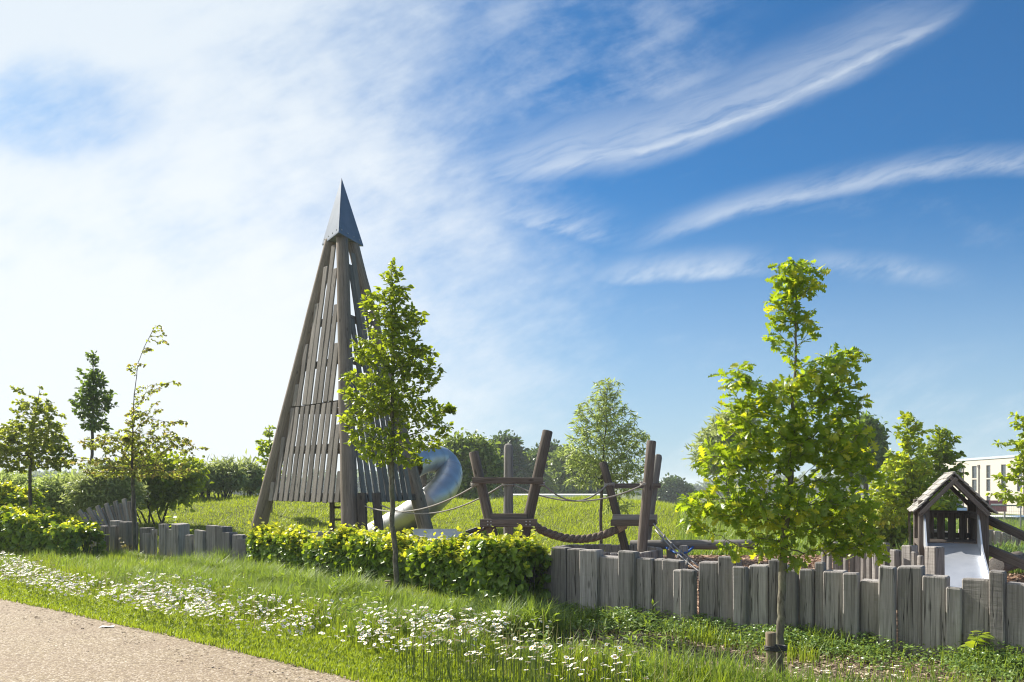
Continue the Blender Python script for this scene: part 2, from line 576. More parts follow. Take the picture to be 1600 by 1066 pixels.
def brick_mat():
    m, nt, b, _ = new_mat('pale_brick')
    t = nt.nodes.new('ShaderNodeTexBrick')
    nt.links.new(coords(nt, jitter=False), t.inputs['Vector'])
    t.inputs['Color1'].default_value = (0.44, 0.385, 0.32, 1)
    t.inputs['Color2'].default_value = (0.51, 0.455, 0.39, 1)
    t.inputs['Mortar'].default_value = (0.48, 0.44, 0.39, 1)
    t.inputs['Scale'].default_value = 4.0
    n = noise(nt, coords(nt, jitter=False), 0.9, 4)
    c = mixcol(nt, n.step(0.3, 0.7) * 0.3, t.outputs[0], (0.55, 0.47, 0.38))
    nt.links.new(c, b.inputs['Base Color'])
    b.inputs['Roughness'].default_value = 0.85
    return m


M['brick'] = brick_mat()


def steel_mat(name, c, rough, scuff):
    m, nt, b, _ = new_mat(name)
    n1 = noise(nt, coords(nt, scale=(3, 3, 3)), 1.0, 5, 0.6)
    n2 = noise(nt, coords(nt, scale=(60, 60, 8)), 1.0, 3, 0.6)
    cc = mixcol(nt, n1.step(0.3, 0.75) * scuff, c, [x * 0.72 for x in c])
    nt.links.new(cc, b.inputs['Base Color'])
    b.inputs['Metallic'].default_value = 0.9
    nt.links.new((n1 * 0.22 + n2 * 0.12 + rough).k, b.inputs['Roughness'])
    return m


M['steel'] = steel_mat('brushed_steel', (0.66, 0.65, 0.64), 0.34, 0.5)
M['slide'] = steel_mat('satin_slide_steel', (0.74, 0.77, 0.82), 0.34, 0.3)
M['zinc'] = flat_mat('zinc_cap', (0.17, 0.195, 0.235), 0.42, 0.35, 0.10, 3.0)


def rope_mat(name, dark, light):
    m, nt, b, _ = new_mat(name)
    n = noise(nt, coords(nt), 60, 3, 0.6)
    n2 = noise(nt, coords(nt), 9, 3)
    c = mixcol(nt, n.step(0.3, 0.7), dark, light)
    c = mixcol(nt, n2.step(0.5, 0.75) * 0.4, c, [x * 0.6 for x in dark])
    nt.links.new(c, b.inputs['Base Color'])
    b.inputs['Roughness'].default_value = 0.9
    bump(nt, b, n, 0.5, 0.01)
    return m


M['rope'] = rope_mat('thick_hemp_rope', (0.10, 0.07, 0.05), (0.24, 0.185, 0.135))
M['rope_end'] = rope_mat('pale_whipping', (0.30, 0.22, 0.15), (0.48, 0.38, 0.28))
M['cord'] = rope_mat('grey_handrail_rope', (0.22, 0.20, 0.18), (0.40, 0.37, 0.34))


def soil_mat(name, cols, scale, bstr=0.6):
    m, nt, b, _ = new_mat(name)
    cv = coords(nt, jitter=False)
    n1 = noise(nt, cv, scale, 6, 0.7)
    n2 = noise(nt, cv, scale * 0.13, 4, 0.6)
    v_ = nt.nodes.new('ShaderNodeTexVoronoi')
    nt.links.new(cv, v_.inputs['Vector'])
    v_.inputs['Scale'].default_value = scale * 2.2
    c = mixcol(nt, n1.step(0.3, 0.7), cols[0], cols[1])
    bw = nt.nodes.new('ShaderNodeSeparateColor')
    nt.links.new(v_.outputs['Color'], bw.inputs[0])
    c = mixcol(nt, S(nt, bw.outputs[0]).step(0.55, 0.95) * 0.7, c, cols[2])
    c = mixcol(nt, n2.step(0.4, 0.7) * 0.4, c, [x * 0.7 for x in cols[0]])
    nt.links.new(c, b.inputs['Base Color'])
    b.inputs['Roughness'].default_value = 0.95
    b.inputs['Specular IOR Level'].default_value = 0.15
    bump(nt, b, n1, bstr, 0.03)
    return m


M['turf'] = soil_mat('turf', ((0.055, 0.075, 0.015), (0.12, 0.145, 0.025), (0.17, 0.17, 0.05)), 7.0)
M['mulch'] = soil_mat('bark_mulch', ((0.075, 0.05, 0.035), (0.17, 0.12, 0.085), (0.30, 0.23, 0.17)), 16.0, 1.0)
M['bark_chip'] = soil_mat('bark_chip', ((0.10, 0.055, 0.035), (0.21, 0.125, 0.08), (0.33, 0.22, 0.15)), 12.0, 1.0)
M['chip_a'] = leaf_mat('bark_flake', (0.12, 0.065, 0.04), (0.36, 0.25, 0.17), (0.02, 0.015, 0.01), 0.05, 0.9)
M['chip_b'] = leaf_mat('mulch_flake', (0.09, 0.065, 0.045), (0.34, 0.26, 0.19), (0.02, 0.015, 0.01), 0.05, 0.9)


def path_mat():
    m, nt, b, _ = new_mat('resin_bound_gravel')
    cv = coords(nt, jitter=False)
    v1 = nt.nodes.new('ShaderNodeTexVoronoi')
    v2 = nt.nodes.new('ShaderNodeTexVoronoi')
    for v_, s_ in ((v1, 80.0), (v2, 38.0)):
        nt.links.new(cv, v_.inputs['Vector'])
        v_.inputs['Scale'].default_value = s_
    s1, s2 = nt.nodes.new('ShaderNodeSeparateColor'), nt.nodes.new('ShaderNodeSeparateColor')
    nt.links.new(v1.outputs['Color'], s1.inputs[0])
    nt.links.new(v2.outputs['Color'], s2.inputs[0])
    c = mixcol(nt, S(nt, s1.outputs[0]), (0.145, 0.108, 0.068), (0.355, 0.287, 0.192))
    c = mixcol(nt, S(nt, s1.outputs[1]).step(0.80, 0.86), c, (0.50, 0.43, 0.35))
    c = mixcol(nt, S(nt, s2.outputs[0]).step(0.72, 0.9) * 0.6, c, (0.135, 0.095, 0.065))
    big = noise(nt, cv, 0.9, 4, 0.6)
    c = mixcol(nt, big.step(0.35, 0.7) * 0.35, c, (0.235, 0.175, 0.125))
    nt.links.new(c, b.inputs['Base Color'])
    b.inputs['Roughness'].default_value = 0.85
    b.inputs['Specular IOR Level'].default_value = 0.2
    bump(nt, b, S(nt, v1.outputs['Distance']) * -1.0, 0.5, 0.006)
    return m


M['path'] = path_mat()

# ------------------------------------------------------------------ the lie of the land
T2, N2 = np.array([0.79, -0.6131]), np.array([0.6131, 0.79])   # along and across the verge
PATH_PX = [(0, 935), (80, 951), (180, 973), (300, 1000), (400, 1024), (480, 1043), (565, 1064)]
path_w = np.array([on_ground(*p)[:2] for p in PATH_PX])
path_w = np.vstack([path_w[0] + np.array([-10.0, 7.4]), path_w, path_w[-1] + np.array([2.0, -1.75]), path_w[-1] + np.array([9.0, -8.4])])
FENCE_PX = [(120, 868), (156, 872), (190, 875), (260, 880), (320, 886), (400, 894), (500, 906), (600, 919), (730, 939), (860, 963),
            (980, 977), (1100, 990), (1230, 1004), (1380, 1021), (1500, 1035), (1600, 1049), (1720, 1068)]
fence_w = np.array([on_ground(*p)[:2] for p in FENCE_PX])


def tn(p):
    p = np.asarray(p)
    return p @ T2, p @ N2


pt, pn = tn(path_w)
ft, fn = tn(fence_w)
n_path = lambda t: np.interp(t, pt, pn)
n_fence = lambda t: np.interp(t, ft, fn)


def smooth(a, b, x):
    t = np.clip((x - a) / (b - a), 0, 1)
    return t * t * (3 - 2 * t)


def height(x, y):
    x, y = np.asarray(x, float), np.asarray(y, float)
    foot = 19.0 + 3.0 * smooth(2, -8, x)
    crest = 31.0
    up = smooth(0, 1, (y - foot) / (crest - foot))
    side = smooth(10.5, 5.0, x)
    top = 1.02 + 0.20 * smooth(-3, -14, x) + 0.06 * np.sin(x * 0.7) + 0.05 * np.sin(x * 1.9 + 1)
    z = top * up * side
    z = z - (z + 2.2) * smooth(36, 62, y)
    z = z + np.where(y > 18, 0.03 * np.sin(x * 1.3 + y * 0.9) + 0.02 * np.sin(x * 2.9 - y * 2.1), 0) * smooth(18, 22, y) * smooth(60, 40, y)
    return z


def grid_sheet(name, xs, ys, mat, zf, lift=0.0):
    X, Y = np.meshgrid(xs, ys)
    Z = zf(X, Y) + lift
    v_ = np.stack([X, Y, Z], -1).reshape(-1, 3)
    ny, nx = X.shape
    i = (np.arange(ny - 1)[:, None] * nx + np.arange(nx - 1)[None, :]).ravel()
    f_ = np.concatenate([np.stack([i, i + 1, i + nx + 1], 1), np.stack([i, i + nx + 1, i + nx], 1)])
    return link(name, mesh_np(name, v_, f_, (mat,), smooth=True))


xs = np.unique(np.concatenate([np.linspace(-900, -40, 24), np.linspace(-40, 40, 161), np.linspace(40, 900, 24)]))
ys = np.unique(np.concatenate([np.linspace(-60, 0, 8), np.linspace(0, 70, 141), np.linspace(70, 1500, 40)]))
ground = struct(grid_sheet('ground', xs, ys, M['turf'], height))

# path: a ribbon from its grass edge towards and past the camera
pv, pf = [], []
fine_t = np.linspace(pt[0], pt[-1], 160)
for i, t in enumerate(fine_t):
    e = n_path(t) + 0.035 * math.sin(t * 2.3) + 0.025 * math.sin(t * 5.1 + 1) + random.uniform(-0.012, 0.012)
    a = T2 * t + N2 * e
    b = T2 * t + N2 * (e - 6.0)
    pv += [(a[0], a[1], 0.004), (b[0], b[1], 0.004)]
    if i:
        k = 2 * i
        pf += [(k - 2, k - 1, k + 1), (k - 2, k + 1, k)]
path = struct(link('path', mesh_np('path', np.array(pv), np.array(pf)[:, ::-1], (M['path'],))))


def sheet(name, pts, mat, z):
    c = np.mean(np.array(pts), axis=0)
    v_ = [(x, y, z) for x, y in pts] + [(c[0], c[1], z)]
    n = len(pts)
    f_ = [(i, (i + 1) % n, n) for i in range(n)]
    return struct(link(name, mesh_np(name, np.array(v_), np.array(f_), (mat,))))


# mulch bed in front of the right-hand run of posts
bed = []
for t in np.linspace(-7.4, 4.0, 24):
    bed.append(T2 * t + N2 * (n_fence(t) - 0.02))
for t in np.linspace(4.0, -7.4, 24):
    bed.append(T2 * t + N2 * (n_fence(t) - (2.3 + 0.25 * math.sin(t * 1.7)) * smooth(-7.6, -5.0, t) - 0.05))
bv, bf = [], []
for i in range(24):
    a, b = bed[i], bed[47 - i]
    bv += [(a[0], a[1], 0.005), (b[0], b[1], 0.005)]
    if i:
        k = 2 * i
        bf += [(k - 2, k - 1, k + 1), (k - 2, k + 1, k)]
struct(link('planting_bed', mesh_np('planting_bed', np.array(bv), np.array(bf), (M['mulch'],))))

# bark-chip play surface behind the fence
bark_poly = []
for t in np.linspace(-16.0, 4.0, 30):
    p = T2 * t + N2 * (n_fence(t) + 0.10)
    bark_poly.append((p[0], p[1]))
far = [(16, 8), (16, 17.0), (9, 18.2), (5, 18.4), (1.5, 18.0), (-1.0, 17.2), (-2.4, 16.0), (-5, 16.3)]
bark_poly += far
mbv = MB()
up_ = [T2 * t + N2 * (n_fence(t) + 0.10) for t in np.linspace(-9.5, 4.0, 30)]
lo_ = np.array([(-2.2, 17.2), (-1.0, 17.6), (1.5, 18.2), (5, 18.6), (9, 18.6), (14, 17.5), (16, 13), (14, 5.5)])
seg = np.concatenate([[0], np.cumsum(np.linalg.norm(np.diff(lo_, axis=0), axis=1))])
lo_f = np.stack([np.interp(np.linspace(0, seg[-1], 30), seg, lo_[:, k]) for k in (0, 1)], 1)
v_, f_ = [], []
for i in range(30):
    a, b = up_[i], lo_f[i]
    v_ += [(a[0], a[1], 0.006), (b[0], b[1], 0.006)]
    if i:
        k = 2 * i
        f_ += [(k - 2, k + 1, k - 1), (k - 2, k, k + 1)]
struct(link('bark_surface', mesh_np('bark_surface', np.array(v_), np.array(f_)[:, ::-1], (M['bark_chip'],))))

# ------------------------------------------------------------------ timber post fences
fx_px = 800 + fence_w[:, 0] / fence_w[:, 1] * F


def fence_point(px):
    """Where the fence line crosses the sight line through column px."""
    i = np.searchsorted(fx_px, px) - 1
    i = int(np.clip(i, 0, len(fx_px) - 2))
    a, b = fence_w[i], fence_w[i + 1]
    k = (px - 800.0) / F
    den = (b[0] - a[0]) - k * (b[1] - a[1])
    s = (k * a[1] - a[0]) / den
    return a + (b - a) * s


def sleeper(parent, p, width, depth, h, yaw, name='post', mat='sleeper', lean=0.0, z0=-0.08):
    """One upright sawn sleeper, bevelled, its top slightly out of level."""
    r = random.Random(int(abs(p[0] * 1000 + p[1] * 77)))
    w, d = width / 2, depth / 2
    c = 0.012
    prof = [(-w + c, -d), (w - c, -d), (w, -d + c), (w, d - c), (w - c, d), (-w + c, d), (-w, d - c), (-w, -d + c)]
    zs = [0.0, h * 0.33, h * 0.66, h - 0.014, h]
    tx, ty = r.uniform(-0.06, 0.06), r.uniform(-0.05, 0.05)
    vs = []
    for k, z in enumerate(zs):
        s = 1.0 if k < 4 else 1.0 - 0.018 / max(w, 0.04) * 0.5
        ox, oy = (r.uniform(-.004, .004), r.uniform(-.006, .006)) if 0 < k < 3 else (0, 0)
        for x, y in prof:
            vs.append((x * s + ox, y * s + oy, z + (tx * x + ty * y if k >= 3 else 0)))
    fs = []
    for k in range(4):
        for i in range(8):
            a, b = k * 8 + i, k * 8 + (i + 1) % 8
            fs += [(a, b, b + 8), (a, b + 8, a + 8)]
    vs.append((0, 0, h))
    fs += [(32 + i, 32 + (i + 1) % 8, 40) for i in range(8)]
    o = link(name, mesh_np(name, np.array(vs), np.array(fs), (M[mat],)), parent)
    mw = Matrix.Translation((p[0], p[1], z0)) @ Matrix.Rotation(yaw, 4, 'Z') @ Matrix.Rotation(lean, 4, 'Y')
    return place(o, parent, mw)


FRONT = [  # left edge, right edge, top, how far it stands proud (photo pixels, metres)
    (140, 157, 826, 0), (156, 164, 822, 'e', 170), (164, 174, 814, -.10), (172, 179, 822, 'e', 186), (186, 198, 816, 'e', 217), (216, 229, 825, -.02), (222, 230, 833, 'e', 237),
    (236, 240, 827, 'e', 247), (247, 258, 819, 'e', 261), (258, 267, 827, -.02), (267, 278, 819, 'e', 297), (289, 297, 836, 'e', 303), (303, 317, 829, 'e', 322),
    (317, 335, 822, -.06), (335, 347, 823, 'e', 364), (346, 358, 832, 'e', 372), (360, 376, 836, -.03), (370, 383, 842, 'e', 395), (388, 398, 842, 'e', 403),
    (403, 424, 829, -.02), (424, 441, 829, 0), (441, 457, 830, .03), (457, 471, 829, 0), (471, 496, 850, 0), (496, 520, 846, .05), (520, 545, 852, 0),
    (545, 568, 850, .03), (568, 585, 848, 0), (585, 622, 838, .06), (622, 648, 838, -.05), (648, 672, 850, 0), (671, 695, 843, .05), (695, 716, 856, 0),
    (716, 738, 854, .03), (738, 757, 849, 0), (757, 780, 849, .04), (780, 800, 850, 0), (800, 822, 862, .03), (822, 844, 866, 0),
    (844, 863, 867, .02), (863, 887, 856, .04), (887, 910, 858, .03), (910, 936, 860, .07), (936, 971, 871, .0), (971, 995, 862, .08), (995, 1020, 873, .03),
    (1020, 1035, 874, -.02), (1035, 1064, 876, .02), (1060, 1072, 891, .14), (1072, 1092, 891, .17), (1092, 1123, 879, .02), (1123, 1154, 871, .04),
    (1151, 1170, 886, .12), (1170, 1200, 884, .02), (1200, 1222, 875, .0), (1222, 1231, 884, -.03), (1229, 1249, 891, .13), (1249, 1272, 890, .02), (1272, 1287, 879, .0),
    (1287, 1321, 893, .04), (1321, 1343, 896, .10), (1343, 1379, 908, .0), (1378, 1401, 886, .12), (1402, 1442, 886, .02), (1442, 1482, 901, .05),
    (1482, 1504, 919, .10), (1504, 1549, 906, .04), (1550, 1572, 893, .09), (1572, 1612, 913, .03), (1612, 1640, 905, .0), (1640, 1680, 925, .05), (1680, 1710, 910, .0)]
fp = fence_point(300)
fence = thing('timber_fence', 'long weathered grey fence of upright sleepers of uneven height along the verge', 'fence', (0.55, 9.9, 0))
fdir_all = []
for x0, x1, top, proud, *xe in FRONT:
    a, b = fence_point(x0), fence_point(x1)
    dvec = b - a
    w = np.linalg.norm(dvec)
    yaw = math.atan2(dvec[1], dvec[0])
    nrm = np.array([math.sin(yaw), -math.cos(yaw)])
    if np.dot(nrm, -(a + b)) < 0:
        nrm = -nrm
    depth = min(max(0.11, w * 0.75), 0.2)
    if xe:                                   # a post standing well forward, its end face seen up to column xe
        k_ = (xe[0] - 800.0) / F
        depth = (k_ * b[1] - b[0]) / (-nrm[0] + k_ * nrm[1])
        depth = float(np.clip(depth, 0.1, 0.36))
        proud = 0.0
        a, b = a + nrm * depth * 0.0, b + nrm * depth * 0.0
    c = (a + b) / 2 + nrm * (proud - depth / 2)
    d = c[1] - depth / 2
    h = EYE - (top - HZ) / F * d + 0.08
    sleeper(fence, c, w + (0.012 if not xe and proud > 0.05 else -0.003), depth, h, yaw + random.uniform(-0.02, 0.02))

# the sunlit return of the fence beside the playhouse
inner = thing('timber_fence', 'sunlit run of pale sleepers inside the play area left of the slide', 'fence', (4.8, 10.4, 0))
INNER = [(1284, 1291, 849, 11.2), (1293, 1300, 852, 11.1), (1301, 1309, 846, 11.05), (1311, 1317, 850, 11.0), (1318, 1326, 856, 10.9), (1328, 1335, 850, 10.85), (1337, 1344, 852, 10.8), (1345, 1353, 846, 10.7),
         (1355, 1362, 852, 10.6), (1362, 1375, 849, 10.5), (1377, 1391, 848, 10.6), (1390, 1409, 859, 10.3), (1409, 1434, 852, 10.5), (1423, 1436, 862, 10.1), (1433, 1443, 868, 10.0),
         (1445, 1475, 854, 9.7)]
for i, (x0, x1, top, d) in enumerate(INNER):
    w = (x1 - x0) / F * d
    c = ((x0 + x1) / 2 - 800) / F * d
    sleeper(inner, (c, d), max(0.065, w * 0.72), max(0.06, w * 0.68), EYE - (top - HZ) / F * d + 0.08, math.radians(-72 + random.uniform(-8, 8)))

back_f = thing('timber_fence', 'shaded sleeper fence at the back edge, partly hidden behind the playhouse', 'fence', (10.0, 18.6, 0))
x = 1392
while x < 1640:
    w = random.uniform(10, 17)
    d = 19.0 - (x - 1392) * 0.006
    top = 826 + (x - 1392) * 0.03 + random.uniform(-4, 5)
    sleeper(back_f, ((x + w / 2 - 800) / F * d, d), w / F * d * 0.96, 0.14, EYE - (top - HZ) / F * d + 0.08, math.radians(-8))
    x += w

# ring of sleepers round a sunken spot in the middle
ring = thing('timber_ring', 'low round enclosure of sleepers behind the fence under the rope bridge', 'enclosure', (1.78, 15.0, 0))
for i in range(44):
    a = 2 * math.pi * i / 44
    sleeper(ring, (1.78 + 0.98 * math.cos(a), 15.0 + 0.98 * math.sin(a)), 0.135, 0.10, 0.52 + random.uniform(-0.012, 0.012), a + math.pi / 2)

# fanned leaning boards by the left hedge
fan = thing('leaning_board_wall', 'fan of leaning grey boards below the bushes behind the left hedge', 'wall', (-9.6, 19.0, 0))
for i in range(13):
    s = i / 12
    bx, by = 152 + 60 * s, 832
    tx, ty = 124 + 84 * s, 801 - 22 * s + (3 if i % 2 else -3)
    d = 18.6 + 1.0 * s
    stick('board', at(bx, by + 6, d), at(tx, ty, d + 0.1), ('b', 0.11, 0.05, 0.006), M['sleeper'], fan, up=(0.3, 1, 0))

# ------------------------------------------------------------------ climbing tower
LEG_B = [Vector((-7.20, 22.4, -0.05)), Vector((-3.78, 18.75, -0.05)), Vector((-2.32, 22.5, -0.05))]
LEG_T = [Vector((-4.80, 21.24, 8.14)), Vector((-4.42, 20.78, 8.14)), Vector((-4.25, 21.24, 8.14))]
tower = thing('climbing_tower', 'tall three-legged timber climbing tower with slatted sides and a pointed metal cap', 'tower', (-4.45, 21.2, 0))
for b, t in zip(LEG_B, LEG_T):
    stick('leg', b, t, ('r', 0.215, 18), M['pole'], tower, taper=0.72, wob=0.012, rings=9)
ap = Vector((-4.485, 21.05, 9.72))
cz = 8.10
cc = [Vector((-5.10, 21.47, cz)), Vector((-4.40, 20.30, cz - 0.02)), Vector((-3.99, 21.47, cz - 0.03))]
lip = [c + Vector((0, 0, -0.035)) for c in cc]
capb = MB()
capv = [ap] + cc + lip
capb.add([tuple(q - tower.location) for q in capv], [(0, 1, 2), (0, 2, 3), (0, 3, 1), (1, 4, 5), (1, 5, 2), (2, 5, 6), (2, 6, 3), (3, 6, 4), (3, 4, 1), (4, 6, 5)])
cap_o = capb.obj('cap', (M['zinc'],), tower)
for fi in ((0, 1), (1, 2)):
    for k in range(4):
        q = cc[fi[0]].lerp(cc[fi[1]], 0.12 + 0.25 * k).lerp(ap, 0.05)
        nrm = (cc[fi[1]] - cc[fi[0]]).cross(ap - cc[fi[0]]).normalized()
        rv = stick('rivet', q - nrm * 0.01, q + nrm * 0.016, ('r', 0.016, 6), M['bolt'], cap_o)


def leg_at(k, z):
    s = (z - LEG_B[k].z) / (LEG_T[k].z - LEG_B[k].z)
    return LEG_B[k].lerp(LEG_T[k], s)


def leg_r(z):
    return 0.215 * (1 - 0.28 * z / 8.3)


RAILS = [1.30, 2.58, 3.66, 4.78, 5.90]
for (k0, k1, face) in ((0, 1, 'left'), (1, 2, 'right'), (0, 2, 'back')):
    for z in RAILS[:5 if face != 'back' else 3]:
        a, b = leg_at(k0, z), leg_at(k1, z)
        out = Vector((b.y - a.y, a.x - b.x, 0)).normalized()
        stick('rail', a, b, ('b', 0.10, 0.17), M['brown'], tower, up=(0, 0, 1))
    if face == 'back':
        continue
    # slats: boards fixed outside the rails, leaning towards the top
    base_a, base_b = leg_at(k0, 1.24), leg_at(k1, 1.24)
    axis = (base_b - base_a).normalized()
    out = Vector((base_b.y - base_a.y, base_a.x - base_b.x, 0)).normalized()
    if out.dot(Vector((0, -1, 0))) < 0:
        out = -out
    Wd = (base_b - base_a).length
    n = 17
    for panel, (z0, z1max) in enumerate(((1.20, 3.70), (3.735, 7.9))):
        for i in range(n):
            s = (i - 8) * 0.288 + random.uniform(-.012, .012) + (0.05 if panel else 0)

            def pos(z):
                a, b = leg_at(k0, z), leg_at(k1, z)
                half = (b - a).length / 2
                rad = half / (Wd / 2)
                off = s * (1 - (1 - rad) * 0.16)
                return (a + b) / 2 + axis * off, half - leg_r(z), off
            # clip to the legs
            zz = np.linspace(z0, z1max, 40)
            ok = [z for z in zz if abs(pos(z)[2]) < pos(z)[1] - (0.10 if (pos(z)[2] > 0) == (face == 'right') else 0.05)]
            if len(ok) < 6:
                continue
            za, zb = ok[0] + random.uniform(-.015, .015), ok[-1]
            if panel and zb < 7.8:
                zb -= random.uniform(0, 0.15)
            lift = 0.075 + (0.012 if i % 2 else 0)
            p0, p1 = pos(za)[0] + out * lift, pos(zb)[0] + out * lift
            stick('slat', p0, p1, ('b', 0.212 if panel == 0 else 0.21, 0.04, 0.012), M['slat'], tower, up=out.cross(p1 - p0).normalized().cross(p1 - p0) * -1, wob=0.008, rings=4, taper=0.95)

# inside the tower: floor, ladder and the two dark bridge posts
fl = [leg_at(k, 1.36) for k in range(3)]
cen = sum(fl, Vector()) / 3
deckm = MB()
tri = [cen.lerp(q, 0.86) for q in fl]
deckm.add([tuple(q - tower.location) for q in tri] + [tuple(q - tower.location + Vector((0, 0, 0.06))) for q in tri],
          [(0, 2, 1), (3, 4, 5), (0, 1, 4), (0, 4, 3), (1, 2, 5), (1, 5, 4), (2, 0, 3), (2, 3, 5)])
deckm.obj('deck', (M['slat'],), tower)
for px in (519, 541):
    stick('ladder_post', at(px, 880, 21.2) * 1.0, at(px, 776, 21.2), ('b', 0.12, 0.12), M['brown'], tower)
for py in (793, 812, 831, 850):
    stick('ladder_rung', at(517, py, 21.2), at(543, py, 21.2), ('b', 0.09, 0.06), M['brown'], tower)
bridge_post = []
for px0, px1, d in ((565, 569, 18.9), (588, 595, 19.2)):
    stick('bridge_post', Vector((at(px1, 880, d).x, d, 0)), at(px0, 770, d), ('b', 0.20, 0.17), M['darkwood'], tower)

# tube slide behind the tower
slide = thing('tube_slide', 'curved steel tube slide coming down behind the climbing tower', 'slide', (-2.6, 23.5, 0))
key = [at(640, 728, 22.9), at(664, 718, 23.9), at(688, 719, 24.7), at(701, 736, 24.6), at(696, 758, 23.9), at(674, 781, 23.4), at(645, 803, 23.6), at(615, 821, 24.0), at(580, 840, 24.5)]


def catmull(pts, n):
    P = [np.array(p) for p in pts]
    P = [2 * P[0] - P[1]] + P + [2 * P[-1] - P[-2]]
    out = []
    for i in range(1, len(P) - 2):
        for k in range(n):
            t = k / n
            out.append(0.5 * ((2 * P[i]) + (-P[i - 1] + P[i + 1]) * t + (2 * P[i - 1] - 5 * P[i] + 4 * P[i + 1] - P[i + 2]) * t * t + (-P[i - 1] + 3 * P[i] - 3 * P[i + 1] + P[i + 2]) * t ** 3))
    out.append(P[-2])
    return np.array(out)


cl = catmull(key, 6)
SEG, NS = 3, 28
va_, _ = tube_mesh(cl, [1.0] * len(cl), NS, caps=False)
va_ = va_.reshape(len(cl), NS, 3) - cl[:, None]          # unit rings with steady frames


def shell(c, rings, r):
    vv = (c[:, None] + rings * r).reshape(-1, 3) - np.array(slide.location)
    ff = []
    for i in range(len(c) - 1):
        for k in range(NS):
            a, b = i * NS + k, i * NS + (k + 1) % NS
            ff += [(a, b, b + NS), (a, b + NS, a + NS)]
    return vv, np.array(ff)


for i in range(0, len(cl) - 1, SEG):
    sl_ = slice(i, i + SEG + 1)
    mb = MB()
    mb.add(*shell(cl[sl_], va_[sl_], 0.415))
    vi, fi_ = shell(cl[sl_], va_[sl_], 0.395)            # inner wall: the tube is hollow
    mb.add(vi, fi_[:, ::-1])
    sec = mb.obj('tube_section', (M['steel'],), slide, smooth=True)
    e_ = min(i + SEG, len(cl) - 1)
    tg = cl[e_] - cl[e_ - 1]
    tg = tg / np.linalg.norm(tg)
    mb = MB()
    mb.add(*shell(np.array([cl[e_] - tg * 0.03, cl[e_] + tg * 0.03]), np.array([va_[e_], va_[e_]]), 0.422))
    mb.obj('joint_band', (M['steel'],), sec, smooth=True)
stick('support_post', Vector((at(661, 880, 24.2).x, 24.2, 0)), at(661, 712, 24.2), ('r', 0.11), M['greypole'], slide)

# open run-out trough beside the tower's right leg
tr = thing('slide_trough', 'open metal slide trough lying low right of the climbing tower', 'slide', (-2.0, 21.2, 0))
mb = MB()
a, b = at(640, 848, 21.3) - Vector(tr.location), at(718, 848, 20.9) - Vector(tr.location)
wv = Vector((0.08, 0.75, 0))
th = 0.02
mb.box((a.x, 0.0, a.z - 0.04), (b.x, 0.75, a.z))
mb.obj('trough_floor', (M['slide'],), tr)
mb = MB()
mb.box((a.x, 0.752, a.z - 0.04), (b.x, 0.775, a.z + 0.33))
mb.obj('side_panel', (M['slide'],), tr)
mb = MB()
mb.box((a.x, -0.025, a.z - 0.05), (b.x, -0.002, a.z + 0.04))
mb.obj('side_panel', (M['slide'],), tr)

# low deck edge in front of the tower
dk = thing('low_deck', 'low sunlit timber deck at the foot of the climbing tower', 'deck', (-4.3, 17.9, 0))
for k in range(4):
    stick('plank', at(470, 838, 17.6 + 0.22 * k), at(566, 838, 17.6 + 0.22 * k), ('b', 0.2, 0.06), M['roofboard'], dk, up=(0, 1, 0))
for px in (476, 560):
    q = at(px, 840, 17.9)
    stick('support', (q.x, q.y, 0), q, ('b', 0.12, 0.12), M['brown'], dk)

# ------------------------------------------------------------------ rope bridge frames
DF = 14.8
fr1 = thing('pole_frame', 'left rope bridge frame of three brown poles with a plank seat', 'climbing frame', (at(795, 760, DF).x, DF, 0), 'rope bridge frames')


def foot(px, py, d, qx, qy, e):
    """Extend the visible pole from (qx,qy,e) through (px,py,d) down to the ground."""
    a, b = at(qx, qy, e), at(px, py, d)
    s = (a.z + 0.05) / (a.z - b.z)
    return a + (b - a) * s


def frame_pole(parent, top, low, r, mat, name='pole', dome=0.0):
    return stick(name, foot(*low, *top), at(*top), ('r', r, 14), M[mat], parent, wob=0.004, rings=5, dome=dome, taper=0.93)


p1l = frame_pole(fr1, (740, 706, DF - .1), (772, 847, DF - .2), 0.098, 'brown')
p1m = frame_pole(fr1, (794.5, 695, DF + .75), (794.5, 849, DF + .75), 0.097, 'greypole', dome=0.06)
p1r = frame_pole(fr1, (856, 673, DF - .1), (815, 858, DF - .2), 0.102, 'brown')
for py, hh, x0, x1 in ((817.5, 0.15, 751, 839),):
    stick('cross_beam', at(x0, py, DF - .34), at(x1, py, DF - .34), ('b', 0.08, 0.15), M['brown'], fr1, up=(0, 0, 1)).rotation_mode
    stick('cross_beam', at(x0 - 1, py - 1, DF + .10), at(x1 - 2, py - 1, DF + .10), ('b', 0.08, 0.13), M['brown'], fr1, up=(0, 0, 1))
stick('top_beam', at(738, 750.5, DF - .31), at(849, 751.5, DF - .31), ('b', 0.08, 0.115), M['brown'], fr1, up=(0, 0, 1))
for k in range(3):
    q = DF - .28 + 0.2 * k
    stick('seat_plank', at(767, 810.5, q), at(823, 810.5, q), ('b', 0.035, 0.19, 0.004), M['brown'], fr1, up=(0, 0, 1))
for px in (762, 767, 822, 828):
    for py in (815, 820):
        q = at(px, py, DF - .385)
        stick('bolt', q + Vector((0, .02, 0)), q - Vector((0, .012, 0)), ('r', 0.014, 6), M['bolt'], fr1)
for side, x in ((0, 757), (1, 833)):
    stick('side_beam', at(x, 818, DF - .3), at(x + (18 if side == 0 else -18), 818, DF + .7), ('b', 0.08, 0.14), M['brown'], fr1)

